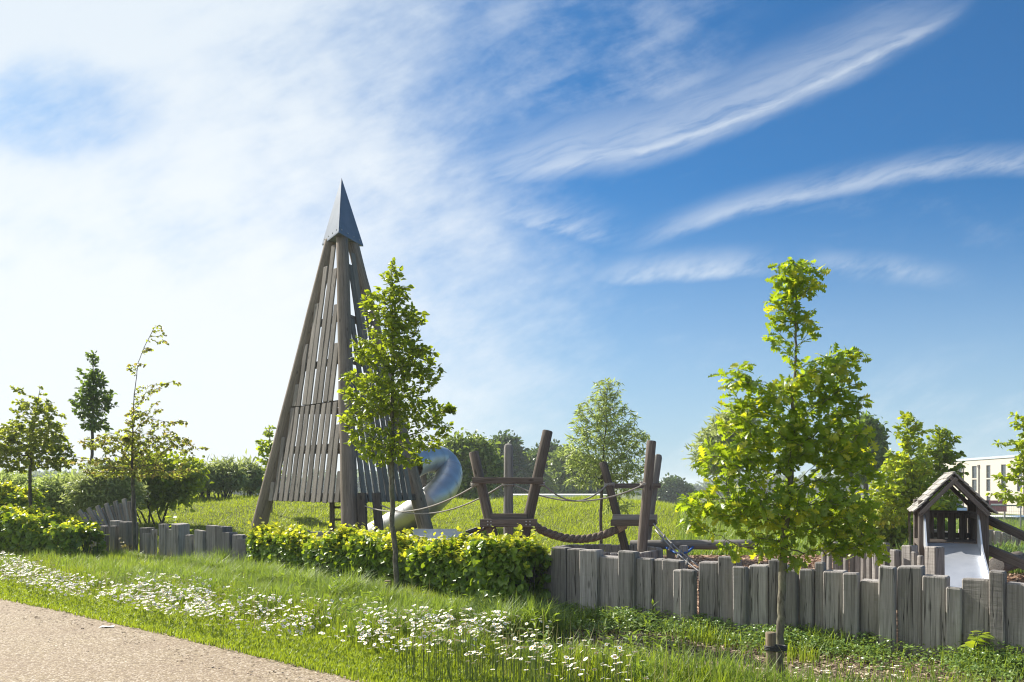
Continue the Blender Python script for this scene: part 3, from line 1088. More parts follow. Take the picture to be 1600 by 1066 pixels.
DG = 15.2
fr2 = thing('pole_frame', 'right rope bridge frame of three leaning poles in front of the willow-leaved tree', 'climbing frame', (at(990, 760, DG).x, DG, 0), 'rope bridge frames')
p2l = frame_pole(fr2, (942, 722, DG + .3), (978, 860, DG + .2), 0.082, 'brown')
p2r = frame_pole(fr2, (1018, 689, DG - .6), (1002, 869, DG - .7), 0.094, 'brown')
p2b = frame_pole(fr2, (1029, 711, DG + .9), (1013, 825, DG + .9), 0.082, 'greypole', dome=0.05)
stick('cross_beam', at(955, 817, DG - .02), at(1024, 817, DG - .40), ('b', 0.08, 0.12), M['brown'], fr2)
stick('cross_beam', at(956, 817, DG + .48), at(1025, 815, DG + .80), ('b', 0.08, 0.12), M['brown'], fr2)
stick('top_beam', at(957, 759.5, DG + .42), at(1031, 759, DG + .80), ('b', 0.08, 0.10), M['brown'], fr2)
for k in range(3):
    stick('seat_plank', at(957, 811, DG - .02 + .2 * k), at(1027, 811, DG - .15 + .3 * k), ('b', 0.03, 0.17, 0.004), M['greypole'], fr2)

# thick twisted rope between the frames
def rope_strands(name, pts, r, strands, pitch, mat, parent):
    pts = np.asarray(pts)
    L = np.concatenate([[0], np.cumsum(np.linalg.norm(np.diff(pts, axis=0), axis=1))])
    n = int(L[-1] / 0.025)
    s = np.linspace(0, L[-1], n)
    c = np.stack([np.interp(s, L, pts[:, k]) for k in range(3)], 1)
    t = np.gradient(c, axis=0); t /= np.linalg.norm(t, axis=1)[:, None]
    side = np.cross(t, [0, 0, 1.0]); side /= np.linalg.norm(side, axis=1)[:, None]
    up = np.cross(side, t)
    base = np.array(base_of(parent).translation)
    for k in range(strands):
        a = 2 * math.pi * (s / pitch + k / strands)
        q = c + r * 0.52 * (np.cos(a)[:, None] * side + np.sin(a)[:, None] * up)
        v_, f_ = tube_mesh(q, r * 0.56, 7)
        link('strand', mesh_np('strand', v_ - base, f_, (mat,), smooth=True), parent)


ra, rb = at(835, 822, DF - .1), at(972, 822, DG + .1)
sag = [ra.lerp(rb, i / 24) - Vector((0, 0, 0.245 * (1 - (2 * i / 24 - 1) ** 2))) for i in range(25)]
big = thing('bridge_rope', 'thick twisted brown rope slung between the two pole frames', 'rope', (ra.x, ra.y, ra.z))
rope_strands('bridge_rope', [tuple(q) for q in sag], 0.078, 3, 0.36, M['rope'], big)
d0 = (Vector(sag[-1]) - Vector(sag[-3])).normalized()
stick('whipping', Vector(sag[-1]) - d0 * 0.13, Vector(sag[-1]) + d0 * 0.07, ('r', 0.092, 12), M['rope_end'], big)
d0 = (Vector(sag[0]) - Vector(sag[2])).normalized()
stick('whipping', Vector(sag[0]) - d0 * 0.05, Vector(sag[0]) + d0 * 0.06, ('r', 0.088, 12), M['rope'], big)


def sagged(a, b, drop, n=18):
    return [a.lerp(b, i / n) - Vector((0, 0, drop * (1 - (2 * i / n - 1) ** 2))) for i in range(n + 1)]


def wrap(c, r, turns, pitch):
    m = int(turns * 12)
    return [c + Vector((r * math.cos(2 * math.pi * i / 12), r * math.sin(2 * math.pi * i / 12), pitch * i / 12)) for i in range(m + 1)]


GR = 'handrail ropes of the rope bridge'


def hand_rope(label, a, b, drop, wa=None, wb=None):
    o = thing('handrail_rope', label, 'rope', (a.x, a.y, a.z), GR)
    tube('line', [tuple(q) for q in sagged(a, b, drop)], 0.0155, M['cord'], o, 6)
    for c in (wa, wb):
        if c is not None:
            tube('knot', [tuple(q) for q in wrap(c[0], c[1], 2.6, 0.026)], 0.0155, M['cord'], o, 6)
    return o


q1 = at(746, 757, DF - .1); q2 = at(794.5, 757, DF + .75); q3 = at(841, 757, DF - .1)
g1 = at(952, 757, DG + .3); g2 = at(1010, 757.5, DG - .6)
hand_rope('grey rope from the tower to the left pole of the left frame', at(568, 790, 18.9), q1 + Vector((0, -.1, 0)), 0.30, wb=(q1 + Vector((0, 0, -.03)), 0.112))
hand_rope('grey rope from the tower to the middle grey pole of the left frame', at(592, 788, 19.2), q2 + Vector((-.1, -.05, 0)), 0.38, wb=(q2 + Vector((0, 0, -.03)), 0.115))
hand_rope('grey rope from the right pole of the left frame to the short pole', q3 + Vector((.1, -.05, 0)), g1 + Vector((-.05, -.08, 0)), 0.31, wa=(q3 + Vector((0, 0, -.03)), 0.115), wb=(g1 + Vector((0, 0, -.03)), 0.097))
hand_rope('grey rope from the middle grey pole across to the tall pole', q2 + Vector((.1, -.05, 0)), g2 + Vector((-.06, -.05, 0)), 0.31, wb=(g2 + Vector((0, 0, -.02)), 0.108))

# chain with black treads left of the left frame
ch = thing('chain_steps', 'dark rubber treads on chains running down from the left pole frame', 'steps', tuple(at(722, 838, DF)))
for off in (-0.16, 0.16):
    a, b = at(760, 822, DF - .1) + Vector((0, off, 0)), at(688, 858, DF + .4) + Vector((0, off, 0))
    tube('chain', [tuple(q) for q in sagged(a, b, 0.03, 8)], 0.013, M['chain'], ch, 5)
for s in (0.17, 0.60, 0.93):
    c = at(760, 822, DF - .1).lerp(at(688, 858, DF + .4), s)
    dd = (at(688, 858, DF + .4) - at(760, 822, DF - .1)).normalized()
    stick('tread', c - dd * 0.17 + Vector((0, 0, -.01)), c + dd * 0.17 + Vector((0, 0, .03)), ('b', 0.40, 0.06), M['black'], ch, up=(0, 0, 1))

# chain ladder right of the right frame
cl_ = thing('chain_ladder', 'slack grey chain ladder hanging from the right pole frame to the bark', 'ladder', tuple(at(1045, 850, DG - .4)))
A0, A1 = at(1019, 823, DG - .55), at(1090, 890, DG - 1.6)
for off in (-0.10, 0.10):
    o_ = Vector((0.04, off, off * 0.5))
    tube('chain', [tuple(q) for q in sagged(A0 + o_, A1 + o_, 0.05, 12)], 0.016, M['chain'], cl_, 5)
for s in (0.25, 0.42, 0.60, 0.78):
    c = A0.lerp(A1, s) - Vector((0, 0, 0.05 * (1 - (2 * s - 1) ** 2)))
    stick('rung', c + Vector((-.05, -.12, -.06)), c + Vector((.05, .12, .06)), ('r', 0.022, 8), M['greypole'], cl_)

# balance beam
bm = thing('balance_beam', 'long round balance beam low over the bark with blue rope lashings', 'beam', (at(1050, 850, 16).x, 16.0, 0))
stick('beam', at(985, 851.5, 16.0), at(1180, 851, 15.2), ('r', 0.095, 12), M['greypole'], bm, wob=0.004, rings=6)
for px, d in ((1048, 15.75), (1068, 15.3), (1150, 15.3)):
    q = at(px, 851, d)
    stick('support_post', (q.x, q.y, -.05), (q.x, q.y, q.z - 0.02), ('r', 0.085, 10), M['greypole'], bm)
for a, b in (((1040, 855, 15.7), (1062, 865, 15.2)), ((1050, 858, 15.7), (1064, 868, 15.2)), ((1083, 855, 15.5), (1070, 864, 15.2)), ((1075, 855, 15.5), (1062, 862, 15.2))):
    tube('lashing', [tuple(q) for q in sagged(at(*a), at(*b), 0.02, 6)], 0.024, M['blue'], bm, 6)

# dark half-buried tyre lying in the bark right of the chain ladder
ty_c = at(1126, 897, 12.2)
tyre = MB()
tv = []
for i in range(25):
    a = math.pi * i / 24
    tv.append((ty_c.x + 0.26 * math.cos(a), ty_c.y, 0.0 + 0.30 * math.sin(a)))
ty = tube('buried_tyre', tv, 0.075, M['black'], None, 10, loc=(ty_c.x, ty_c.y, 0))
tag(ty, 'black half-buried tyre just behind the fence left of the oak', 'tyre')

# ------------------------------------------------------------------ playhouse with slide
HX0, HX1 = at(1453, 760, 12).x, at(1534, 760, 12).x
HW = HX1 - HX0
hc = (HX0 + HX1) / 2
house = thing('playhouse', 'small dark timber playhouse with a gabled shingle roof and steel slide', 'playhouse', (hc, 12.5, 0))
HY0, HY1 = 12.0, 13.0
zf = EYE - 88 / F * 12           # floor
zw = EYE - 28 / F * 12           # eaves line of the posts
zr = EYE + 20 / F * 12           # ridge
for y in (HY0, HY1):
    for x in (HX0, HX1):
        stick('corner_post', (x, y, -.05), (x, y, zw + 0.06), ('b', 0.15, 0.15, 0.012), M['darkwood'], house, up=(0, 1, 0))
fm = MB()
hl = Vector(house.location)
fm.box((HX0 - hl.x - .07, HY0 - hl.y + .08, zf - .07), (HX1 - hl.x + .07, HY1 - hl.y - .08, zf))
fm.obj('floor', (M['darkwood'],), house)
# back wall: rail and palings, side palings
zrail = EYE - 43 / F * 13
stick('rail', (HX0, HY1 - .09, zrail), (HX1, HY1 - .09, zrail), ('b', 0.04, 0.12), M['darkwood'], house)
stick('rail', (HX0 + .05, HY1 - .09, zf + .06), (HX1 - .05, HY1 - .09, zf + .06), ('b', 0.04, 0.08), M['darkwood'], house)
for k in range(4):
    x = HX0 + HW * (0.20 + 0.20 * k)
    stick('paling', (x, HY1 - .135, zf), (x, HY1 - .135, zrail + .02), ('b', 0.11, 0.03), M['darkwood'], house, up=(0, 1, 0))
for x in (HX0, HX1):
    for k in range(4):
        y = HY0 + 0.24 + 0.22 * k
        stick('paling', (x, y, zf - .1), (x, y, zrail + .02), ('b', 0.03, 0.12), M['darkwood'], house, up=(0, 1, 0))
    stick('rail', (x + (.05 if x == HX0 else -.05), HY0 + .08, zrail), (x + (.05 if x == HX0 else -.05), HY1 - .08, zrail), ('b', 0.04, 0.1), M['darkwood'], house)
# roof: two slopes of overlapping boards on rafters
EX = 0.22
rise = zr - (zw - 0.17)
half = HW / 2 + EX * 0.62
for sgn in (-1, 1):
    eave = Vector((hc + sgn * half, 0, zw - 0.12))
    rid = Vector((hc, 0, zr))
    dirv = (rid - eave)
    Ls = dirv.length
    dirn = dirv.normalized()
    nrm = Vector((-dirn.z * sgn * -1, 0, abs(dirn.x))).normalized()
    nrm = Vector((sgn * abs(dirn.z), 0, abs(dirn.x)))
    for y in (HY0 - 0.17, HY1 + 0.06):
        p0 = Vector((eave.x, y, eave.z)) + dirn * 0.02
        p1 = Vector((rid.x, y, rid.z)) - dirn * (0.03 if sgn < 0 else 0.0)
        stick('rafter', p0 - nrm * 0.075, p1 - nrm * 0.075 + Vector((0, 0.003 * sgn, 0)), ('b', 0.06, 0.12, 0.008), M['darkwood'], house, up=(0, 1, 0))
    rows = 7
    for r in range(rows):
        s0 = Ls * r / rows
        cnt = 7
        y = HY0 - 0.22
        Wt = (HY1 + 0.10) - y
        for k in range(cnt):
            wd = Wt / cnt
            yy = y + wd * (k + 0.5)
            a = Vector((eave.x, yy, eave.z)) + dirn * (s0 - 0.02 + random.uniform(-.012, .012)) + nrm * 0.022
            b = Vector((eave.x, yy, eave.z)) + dirn * (s0 + Ls / rows * 1.25) + nrm * 0.004
            stick('shingle', a, b, ('b', wd * 0.96, 0.022, 0.005), M['roofboard'], house, up=nrm, rings=1)
    stick('roof_board', Vector((eave.x, (HY0 + HY1) / 2, eave.z)) + dirn * 0.02 - nrm * 0.012, Vector((rid.x, (HY0 + HY1) / 2, rid.z)) - dirn * 0.02 - nrm * 0.012,
          ('b', HY1 - HY0 + 0.24, 0.018, 0.004), M['darkwood'], house, up=nrm, rings=1)
# slide
sm_n, sw = 14, (at(1537, 760, 12).x - at(1466, 760, 12).x) / 2
scx = at(1502, 760, 11.8).x
prof = []
for i in range(sm_n + 1):
    s = i / sm_n
    y = HY0 - 0.05 - 1.75 * s
    z = zf - 0.01 - (zf - 0.17) * (smooth(-0.12, 0.92, s) - float(smooth(-0.12, 0.92, 0.0))) / (1 - float(smooth(-0.12, 0.92, 0.0)))
    prof.append((y, float(z)))
sb = MB()
for (y0, z0), (y1, z1) in zip(prof[:-1], prof[1:]):
    sb.quad((scx - sw - hl.x, y0 - hl.y, z0), (scx - sw - hl.x, y1 - hl.y, z1), (scx + sw - hl.x, y1 - hl.y, z1), (scx + sw - hl.x, y0 - hl.y, z0))
    sb.quad((scx - sw - hl.x, y0 - hl.y, z0 - .02), (scx + sw - hl.x, y0 - hl.y, z0 - .02), (scx + sw - hl.x, y1 - hl.y, z1 - .02), (scx - sw - hl.x, y1 - hl.y, z1 - .02))
sld = sb.obj('slide', (M['slide'],), house, smooth=False)
for sgn in (-1, 1):
    rb_ = MB()
    x = scx + sgn * (sw + 0.004) - hl.x
    x2 = x + sgn * 0.022
    for i, ((y0, z0), (y1, z1)) in enumerate(zip(prof[:-1], prof[1:])):
        h0 = 0.34 * (1 - smooth(0.0, 0.28, i / sm_n)) + 0.11
        h1 = 0.34 * (1 - smooth(0.0, 0.28, (i + 1) / sm_n)) + 0.11
        q = [(x, y0 - hl.y, z0 - .03), (x, y1 - hl.y, z1 - .03), (x, y1 - hl.y, z1 + h1), (x, y0 - hl.y, z0 + h0)]
        q2 = [(x2,) + p[1:] for p in q]
        rb_.quad(*q); rb_.quad(*q2[::-1]); rb_.quad(q[3], q[2], q2[2], q2[3]); rb_.quad(q2[0], q2[1], q[1], q[0])
    rb_.obj('side_rail', (M['slide'],), sld)
for y, z in (prof[-2],):
    stick('slide_leg', (scx, y, 0), (scx, y, z - .03), ('r', 0.03, 8), M['chain'], house)
house.rotation_euler = (0, 0, math.radians(-23))
house.location.x += 0.17
# ramp to the right: two dark rails
stick('ramp_rail', at(1541, 811, 12.2), at(1640, 856, 11.4), ('b', 0.09, 0.12), M['darkwood'], house)
stick('ramp_rail', at(1541, 858, 12.1), at(1650, 902, 11.2), ('b', 0.09, 0.15), M['darkwood'], house)
lg = stick('log', at(1557, 882, 13.2) + Vector((0, 0, -.02)), at(1592, 874, 14.1), ('r', 0.145, 16), M['brown'], None)
tag(lg, 'short thick log with a pale cut end lying under the playhouse ramp', 'log')
ce = at(1557, 882, 13.2)
dl = (at(1592, 874, 14.1) - ce).normalized()
ce2 = stick('cut_end', ce - dl * 0.006 + Vector((0, 0, -.02)), ce + dl * 0.01 + Vector((0, 0, -.02)), ('r', 0.118, 16), M['roofboard'], lg)

# ------------------------------------------------------------------ leaves and trees
def leaf_strip(stations, fold=0.18, curl=0.15):
    """Leaf template along +X: stations are (x, half width)."""
    v_, f_ = [], []
    for x, w in stations:
        z = -curl * x * x
        v_ += [(x, -w, z + fold * w), (x, 0, z), (x, w, z + fold * w)]
    for i in range(len(stations) - 1):
        a, b = 3 * i, 3 * i + 3
        for k in (0, 1):
            f_ += [(a + k, b + k, b + k + 1), (a + k, b + k + 1, a + k + 1)]
    return np.array(v_), np.array(f_)


L_OAK = leaf_strip([(0.0, 0.012), (0.14, 0.05), (0.27, 0.22), (0.33, 0.07), (0.47, 0.33), (0.55, 0.09), (0.71, 0.37), (0.80, 0.13), (0.93, 0.22), (1.0, 0.03)], 0.25, 0.2)
L_OVATE = leaf_strip([(0.0, 0.02), (0.25, 0.28), (0.55, 0.33), (0.82, 0.18), (1.0, 0.01)], 0.22, 0.2)
L_ROUND = leaf_strip([(0.0, 0.04), (0.18, 0.34), (0.5, 0.44), (0.8, 0.30), (1.0, 0.02)], 0.2, 0.22)
L_NARROW = leaf_strip([(0.0, 0.01), (0.4, 0.14), (1.0, 0.01)], 0.2, 0.25)
L_CARD = (np.array([(0, 0, 0), (0.5, -0.36, 0.08), (1, 0, -0.1), (0.5, 0.36, 0.08)]), np.array([(0, 1, 2), (0, 2, 3)]))


def norm(a):
    return a / (np.linalg.norm(a, axis=-1, keepdims=True) + 1e-9)


def scatter(tmpl, pos, xdir, ndir, size):
    """Copies of a template at pos, its x axis along xdir and its face along ndir."""
    tv, tf = tmpl
    x = norm(np.asarray(xdir, float))
    n = np.asarray(ndir, float)
    n = norm(n - x * np.sum(n * x, axis=1, keepdims=True))
    y = np.cross(n, x)
    s = np.asarray(size)[:, None, None]
    out = pos[:, None, :] + s * (tv[None, :, 0:1] * x[:, None, :] + tv[None, :, 1:2] * y[:, None, :] + tv[None, :, 2:3] * n[:, None, :])
    f_ = tf[None] + (np.arange(len(pos)) * len(tv))[:, None, None]
    return out.reshape(-1, 3), f_.reshape(-1, 3)


def grow(att, trunk, step, kill, iters=90, reach=1e9, up=0.05, rise=0.75, bare=None):
    nodes = [np.array(p, float) for p in trunk]
    par = [-1] + list(range(len(trunk) - 1))
    N = np.array(nodes)
    def dist_to(P):
        df = att[:, None] - P[None]
        h = np.hypot(df[..., 0], df[..., 1])
        return np.hypot(h, df[..., 2] - rise * h)
    D = dist_to(N)
    if bare is not None:
        D[:, N[:, 2] < bare] = 1e6
    near, dist = D.argmin(1), D.min(1)
    alive = dist > kill
    for _ in range(iters):
        idx = np.where(alive & (dist < reach))[0]
        if len(idx) == 0:
            break
        dirs = norm(att[idx] - N[near[idx]])
        acc = {}
        for k, d in zip(near[idx], dirs):
            acc[k] = acc.get(k, 0) + d
        new = []
        for k, d in acc.items():
            d = d / (np.linalg.norm(d) + 1e-9) + rng.normal(0, 0.22, 3) + np.array([0, 0, up])
            p = N[k] + d / np.linalg.norm(d) * step
            new.append(p)
            par.append(k)
        new = np.array(new)
        base = len(N)
        N = np.vstack([N, new])
        D = dist_to(new)
        j, dm = D.argmin(1), D.min(1)
        better = dm < dist
        near[better], dist[better] = j[better] + base, dm[better]
        alive &= dist > kill
        if len(N) > 9000:
            break
    return N, np.array(par)


def ellipsoid_points(ells, d, n, dz=0.85):
    """Points spread through ellipsoids given in photo pixels at distance d."""
    vol = np.array([e[2] * e[3] * min(e[2], e[3] * 1.4) for e in ells])
    wgt = np.array([e[4] if len(e) > 4 else 1.0 for e in ells])
    cnt = np.maximum(4, (n * vol ** 0.85 * wgt / (vol ** 0.85 * wgt).sum())).astype(int)
    out = []
    for e, c in zip(ells, cnt):
        p = rng.normal(size=(c, 3))
        p = norm(p) * (rng.random((c, 1)) ** 0.42)
        o = at(e[0], e[1], d)
        rx, rz = e[2] / F * d, e[3] / F * d
        ry = min(rx, rz * 1.5) * dz
        out.append(np.array(o) + p * np.array([rx, ry, rz]))
    return np.concatenate(out)


def build_tree(name, label, cat, trunk_px, d, r0, ells, n_att, step, kill, leaf, leaf_size, per_node, mat, bark='bark', shoots=None, droop=0.25,
               spread=1.0, twig=4, group=None, tilt=0.75, r_tip=0.004, single=0):
    tp = [at(px, py, d) for px, py in trunk_px]
    zb = float(height(tp[0].x, tp[0].y))
    tp[0].z = zb - 0.05
    tp = np.array([tuple(q) for q in tp])
    root = thing(name, label, cat, (tp[0][0], tp[0][1], zb), group)
    base = np.array(root.location)
    # trunk, resampled and a little crooked
    L = np.concatenate([[0], np.cumsum(np.linalg.norm(np.diff(tp, axis=0), axis=1))])
    m = max(8, int(L[-1] / step))
    s = np.linspace(0, L[-1], m)
    tr_ = np.stack([np.interp(s, L, tp[:, k]) for k in range(3)], 1)
    for a in (0, 1):
        tr_[1:, a] += np.convolve(rng.normal(0, r0 * 0.35, m - 1), np.ones(3) / 3, 'same')
    att = ellipsoid_points(ells, d, n_att)
    cb = np.percentile(att[:, 2], 8) - 0.02
    N, par = grow(att, tr_, step, kill, bare=cb)
    cnt = np.zeros(len(N))
    kids = np.bincount(par[1:], minlength=len(N))
    cnt[kids == 0] = 1
    for i in range(len(N) - 1, 0, -1):
        cnt[par[i]] += cnt[i]
    rad = np.maximum(r_tip, r0 * 0.80 * (cnt / cnt.max()) ** 0.52)
    tr_r = np.array([max(r_tip * 1.2, r0 * (1 - 0.28 * i / m) * max(0.12, (cnt[i] / cnt.max()) ** 0.42)) for i in range(m)])
    tr_r[0] *= 1.25
    v_, f_ = tube_mesh(tr_ - base, tr_r, 10)
    link('trunk', mesh_np('trunk', v_, f_, (M[bark],), smooth=True), root)
    # limbs: one frustum per grown segment
    e = np.arange(m, len(N))
    if len(e):
        A, B = N[par[e]], N[e]
        ra_, rb2 = np.minimum(rad[par[e]], rad[e] * 1.5), rad[e]
        ax = norm(B - A)
        ref = np.where(np.abs(ax[:, 2:3]) < 0.9, np.array([[0, 0, 1.0]]), np.array([[1.0, 0, 0]]))
        x = norm(np.cross(ref, ax)); y = np.cross(ax, x)
        k = 4
        ang = 2 * np.pi * np.arange(k) / k
        ringd = np.cos(ang)[None, :, None] * x[:, None] + np.sin(ang)[None, :, None] * y[:, None]
        va = A[:, None] + ringd * ra_[:, None, None]
        vb = B[:, None] + ringd * rb2[:, None, None]
        vv = np.concatenate([va, vb], 1).reshape(-1, 3) - base
        ff = []
        for q in range(k):
            a, b = q, (q + 1) % k
            ff += [(a, b, b + k), (a, b + k, a + k)]
        ff = (np.array(ff)[None] + (np.arange(len(e)) * 2 * k)[:, None, None]).reshape(-1, 3)
        link('branches', mesh_np('branches', vv, ff, (M[bark],), smooth=True), root)
    # leaves on the twigs
    tw = np.where((cnt <= twig) & (np.arange(len(N)) >= m))[0]
    tip = kids[tw] == 0
    rep = np.repeat(np.arange(len(tw)), per_node + (tip * max(1, per_node // 2)))
    src = tw[rep]
    ax = norm(N[src] - N[par[src]])
    k = len(src)
    along = rng.random((k, 1))
    pos = N[par[src]] * (1 - along) + N[src] * along
    out = norm(rng.normal(size=(k, 3)) * np.array([1, 1, 0.55]))
    xd = norm(ax * 0.75 + out * 1.0 * spread + np.array([0, 0, -droop]))
    nd = rng.normal(0, tilt, (k, 3)) + np.array([0, 0, 1.0])
    size = leaf_size * rng.uniform(0.45, 1.2, k)
    pos = pos + out * (leaf_size * 0.18)
    pick = np.zeros(k, bool)
    if shoots:
        tipy = (kids[src] == 0)
        pick = tipy & (rng.random(k) < shoots[1])
    if single:
        # the leaves that show largest are objects of their own
        order = np.argsort(pos[:, 1] + rng.random(len(pos)) * 0.15)[:single]
        mes = {}
        for q in (False, True):
            mes[q] = mesh_np('leaf', *scatter(leaf, np.zeros((1, 3)), np.array([[1.0, 0, 0]]), np.array([[0, 0, 1.0]]), np.ones(1)), (M[shoots[0] if q else mat],))
        for i in order:
            x_ = Vector(xd[i]).normalized()
            n_ = Vector(nd[i]); n_ = (n_ - x_ * n_.dot(x_)).normalized()
            y_ = n_.cross(x_)
            o = link('leaf', mes[bool(pick[i])], root)
            k_ = size[i]
            o.matrix_basis = Matrix(((x_.x * k_, y_.x * k_, n_.x * k_, pos[i][0] - base[0]), (x_.y * k_, y_.y * k_, n_.y * k_, pos[i][1] - base[1]), (x_.z * k_, y_.z * k_, n_.z * k_, pos[i][2] - base[2]), (0, 0, 0, 1)))
        kp = np.ones(len(pos), bool); kp[order] = False
        pos, xd, nd, size, pick = pos[kp], xd[kp], nd[kp], size[kp], pick[kp]
    v_, f_ = scatter(leaf, pos[~pick], xd[~pick], nd[~pick], size[~pick])
    link('crown', mesh_np('crown', v_ - base, f_, (M[mat],)), root)
    if shoots:
        v_, f_ = scatter(leaf, pos[pick], xd[pick], nd[pick], size[pick])
        link('young_leaves', mesh_np('young_leaves', v_ - base, f_, (M[shoots[0]],)), root)
    return root


def stake(px, top, d, label, tree_px, r=0.045, group='stakes tied to the young trees'):
    a = at(px, top, d)
    lean = 0.012
    root = thing('tree_stake', label, 'stake', (a.x + lean, d, 0), group)
    stick('stake', (a.x + lean, d, -.05), a, ('r', r, 12), M['stake'], root, taper=1.12, wob=.002)
    c = at((px + tree_px) / 2, top + 24 * 6.4 / d, d)
    hw = abs(tree_px - px) / 2 / F * d + r * 1.15
    pts = []
    for i in range(25):
        t = 2 * math.pi * i / 24
        pts.append((c.x + hw * math.cos(t), c.y + (r * 1.35) * math.sin(t), c.z))
    tb = MB()
    for k in (-1, 0, 1):
        tb.tube([(p[0] - root.location.x, p[1] - root.location.y, p[2] + 0.012 * k) for p in pts], 0.009, 5)
    tb.obj('tie', (M['black'],), root, smooth=True)
    blk = stick('spacer', (c.x - 0.02, c.y - .03, c.z), (c.x + 0.02, c.y - .03, c.z), ('b', 0.05, 0.05), M['black'], root)
    return root


OAK = [(1245, 432, 42, 36), (1226, 478, 34, 34), (1203, 520, 14, 26), (1262, 500, 22, 24), (1268, 410, 12, 14),
       (1152, 588, 40, 24), (1212, 612, 60, 30), (1288, 580, 56, 36), (1340, 548, 24, 16), (1312, 628, 50, 38),
       (1232, 680, 100, 46), (1165, 650, 40, 34), (1160, 722, 64, 32), (1092, 714, 18, 10), (1310, 702, 56, 44), (1120, 700, 24, 14),
       (1108, 790, 50, 32), (1072, 776, 18, 14), (1200, 785, 100, 50), (1300, 790, 74, 46), (1362, 730, 20, 30), (1090, 822, 24, 18),
       (1345, 845, 40, 28), (1215, 848, 70, 26), (1252, 882, 18, 12), (1378, 868, 12, 10), (1150, 850, 40, 16), (1300, 845, 40, 24)]
DO = 6.35
build_tree('oak_tree', 'young oak with lobed yellow-green leaves tied to a stake in front of the fence', 'tree',
           [(1218, 1076), (1219, 1000), (1222, 900), (1234, 780), (1240, 640), (1243, 520), (1245, 420)], DO, 0.033, OAK, 2300, 0.050, 0.066,
           L_OAK, 0.092, 4, 'oak_leaf', 'bark', ('oak_shoot', 0.4), droop=0.2, twig=3, tilt=0.8, r_tip=0.0022, single=300)
stake(1204, 988, 6.25, 'short round stake strapped to the oak trunk', 1220, 0.036)

HB = [(612, 425, 20, 20), (622, 455, 24, 20), (598, 475, 36, 30), (630, 500, 38, 30), (600, 545, 54, 32), (640, 560, 44, 34), (556, 588, 28, 14), (572, 480, 14, 20),
      (598, 615, 66, 38), (650, 640, 56, 26), (700, 640, 18, 9), (562, 655, 34, 22), (608, 690, 66, 26), (660, 690, 34, 18), (685, 665, 26, 16), (668, 585, 24, 24), (645, 720, 30, 12), (600, 715, 40, 14)]
DH = 10.35
build_tree('hornbeam_tree', 'young upright hornbeam with dense fresh leaves growing by the middle hedge', 'tree',
           [(620, 958), (617, 880), (613, 780), (612, 700), (614, 600), (614, 500), (612, 410)], DH, 0.036, HB, 4200, 0.065, 0.075,
           L_OVATE, 0.074, 4, 'hornbeam_leaf', 'bark', ('lime_leaf', 0.5), droop=0.05, twig=4, tilt=0.7, r_tip=0.0028)
stake(606, 907, 10.4, 'short stake strapped to the hornbeam beside the hedge', 619, 0.04)

build_tree('hawthorn_tree', 'sparse hawthorn with a bent bare leader and drooping sprays by the left fence', 'tree',
           [(210, 868), (208, 780), (207, 700), (209, 620), (216, 565), (226, 540), (240, 512)], 16.4, 0.038,
           [(246, 514, 12, 9), (263, 530, 5, 8), (230, 545, 14, 8), (214, 570, 20, 6), (268, 598, 20, 7), (235, 607, 20, 8), (216, 650, 26, 14), (250, 660, 36, 10), (288, 656, 12, 7), (160, 690, 38, 16),
            (208, 690, 54, 24), (262, 690, 46, 18), (306, 706, 18, 6), (118, 715, 26, 9), (198, 728, 78, 24), (272, 735, 44, 16), (240, 640, 20, 8), (320, 700, 8, 5)],
           2200, 0.095, 0.10, L_ROUND, 0.062, 5, 'thorn_leaf', 'bark_dark', ('thorn_bud', 0.45), droop=0.35, twig=4, r_tip=0.005)
build_tree('hawthorn_tree', 'rounded spreading hawthorn standing behind the left hedge at the frame edge', 'tree',
           [(50, 880), (48, 800), (47, 735), (52, 670), (62, 610)], 18.0, 0.040,
           [(50, 690, 54, 40), (12, 695, 34, 36), (86, 705, 28, 30), (62, 640, 24, 26), (64, 606, 9, 14), (22, 602, 12, 8, .5), (36, 640, 18, 16), (100, 718, 18, 18), (30, 725, 44, 14), (-20, 700, 30, 36), (75, 665, 30, 22)],
           3000, 0.10, 0.11, L_ROUND, 0.075, 6, 'thorn_leaf', 'bark_dark', ('hornbeam_leaf', 0.35), droop=0.2, twig=4, r_tip=0.005)
build_tree('hornbeam_tree', 'narrow dark green tree rising behind the two hawthorns at left', 'tree',
           [(143, 843), (143, 735), (145, 640), (146, 555)], 24.0, 0.05,
           [(145, 560, 11, 14), (148, 592, 20, 18), (120, 582, 5, 8), (150, 620, 28, 16), (140, 640, 28, 14), (150, 660, 24, 14), (172, 608, 7, 8), (132, 605, 14, 14), (125, 628, 12, 10), (165, 632, 16, 10)],
           1800, 0.12, 0.13, L_OVATE, 0.12, 6, 'dark_leaf', 'bark_dark', None, droop=0.0, twig=4, r_tip=0.006)
build_tree('willow_tree', 'airy pale narrow-leaved tree rising behind the right pole frame', 'tree',
           [(939, 872), (939, 800), (941, 740), (946, 670), (950, 595)], 18.6, 0.040,
           [(950, 606, 24, 20), (940, 640, 42, 26), (950, 680, 60, 30), (930, 715, 54, 30), (965, 728, 48, 30), (902, 660, 16, 12), (1000, 690, 18, 22), (918, 748, 36, 16), (976, 760, 30, 18), (895, 700, 16, 26), (985, 650, 14, 18), (965, 790, 22, 14)],
           3200, 0.11, 0.12, L_NARROW, 0.14, 6, 'willow_leaf', 'bark_dark', None, droop=0.3, twig=4, r_tip=0.005)
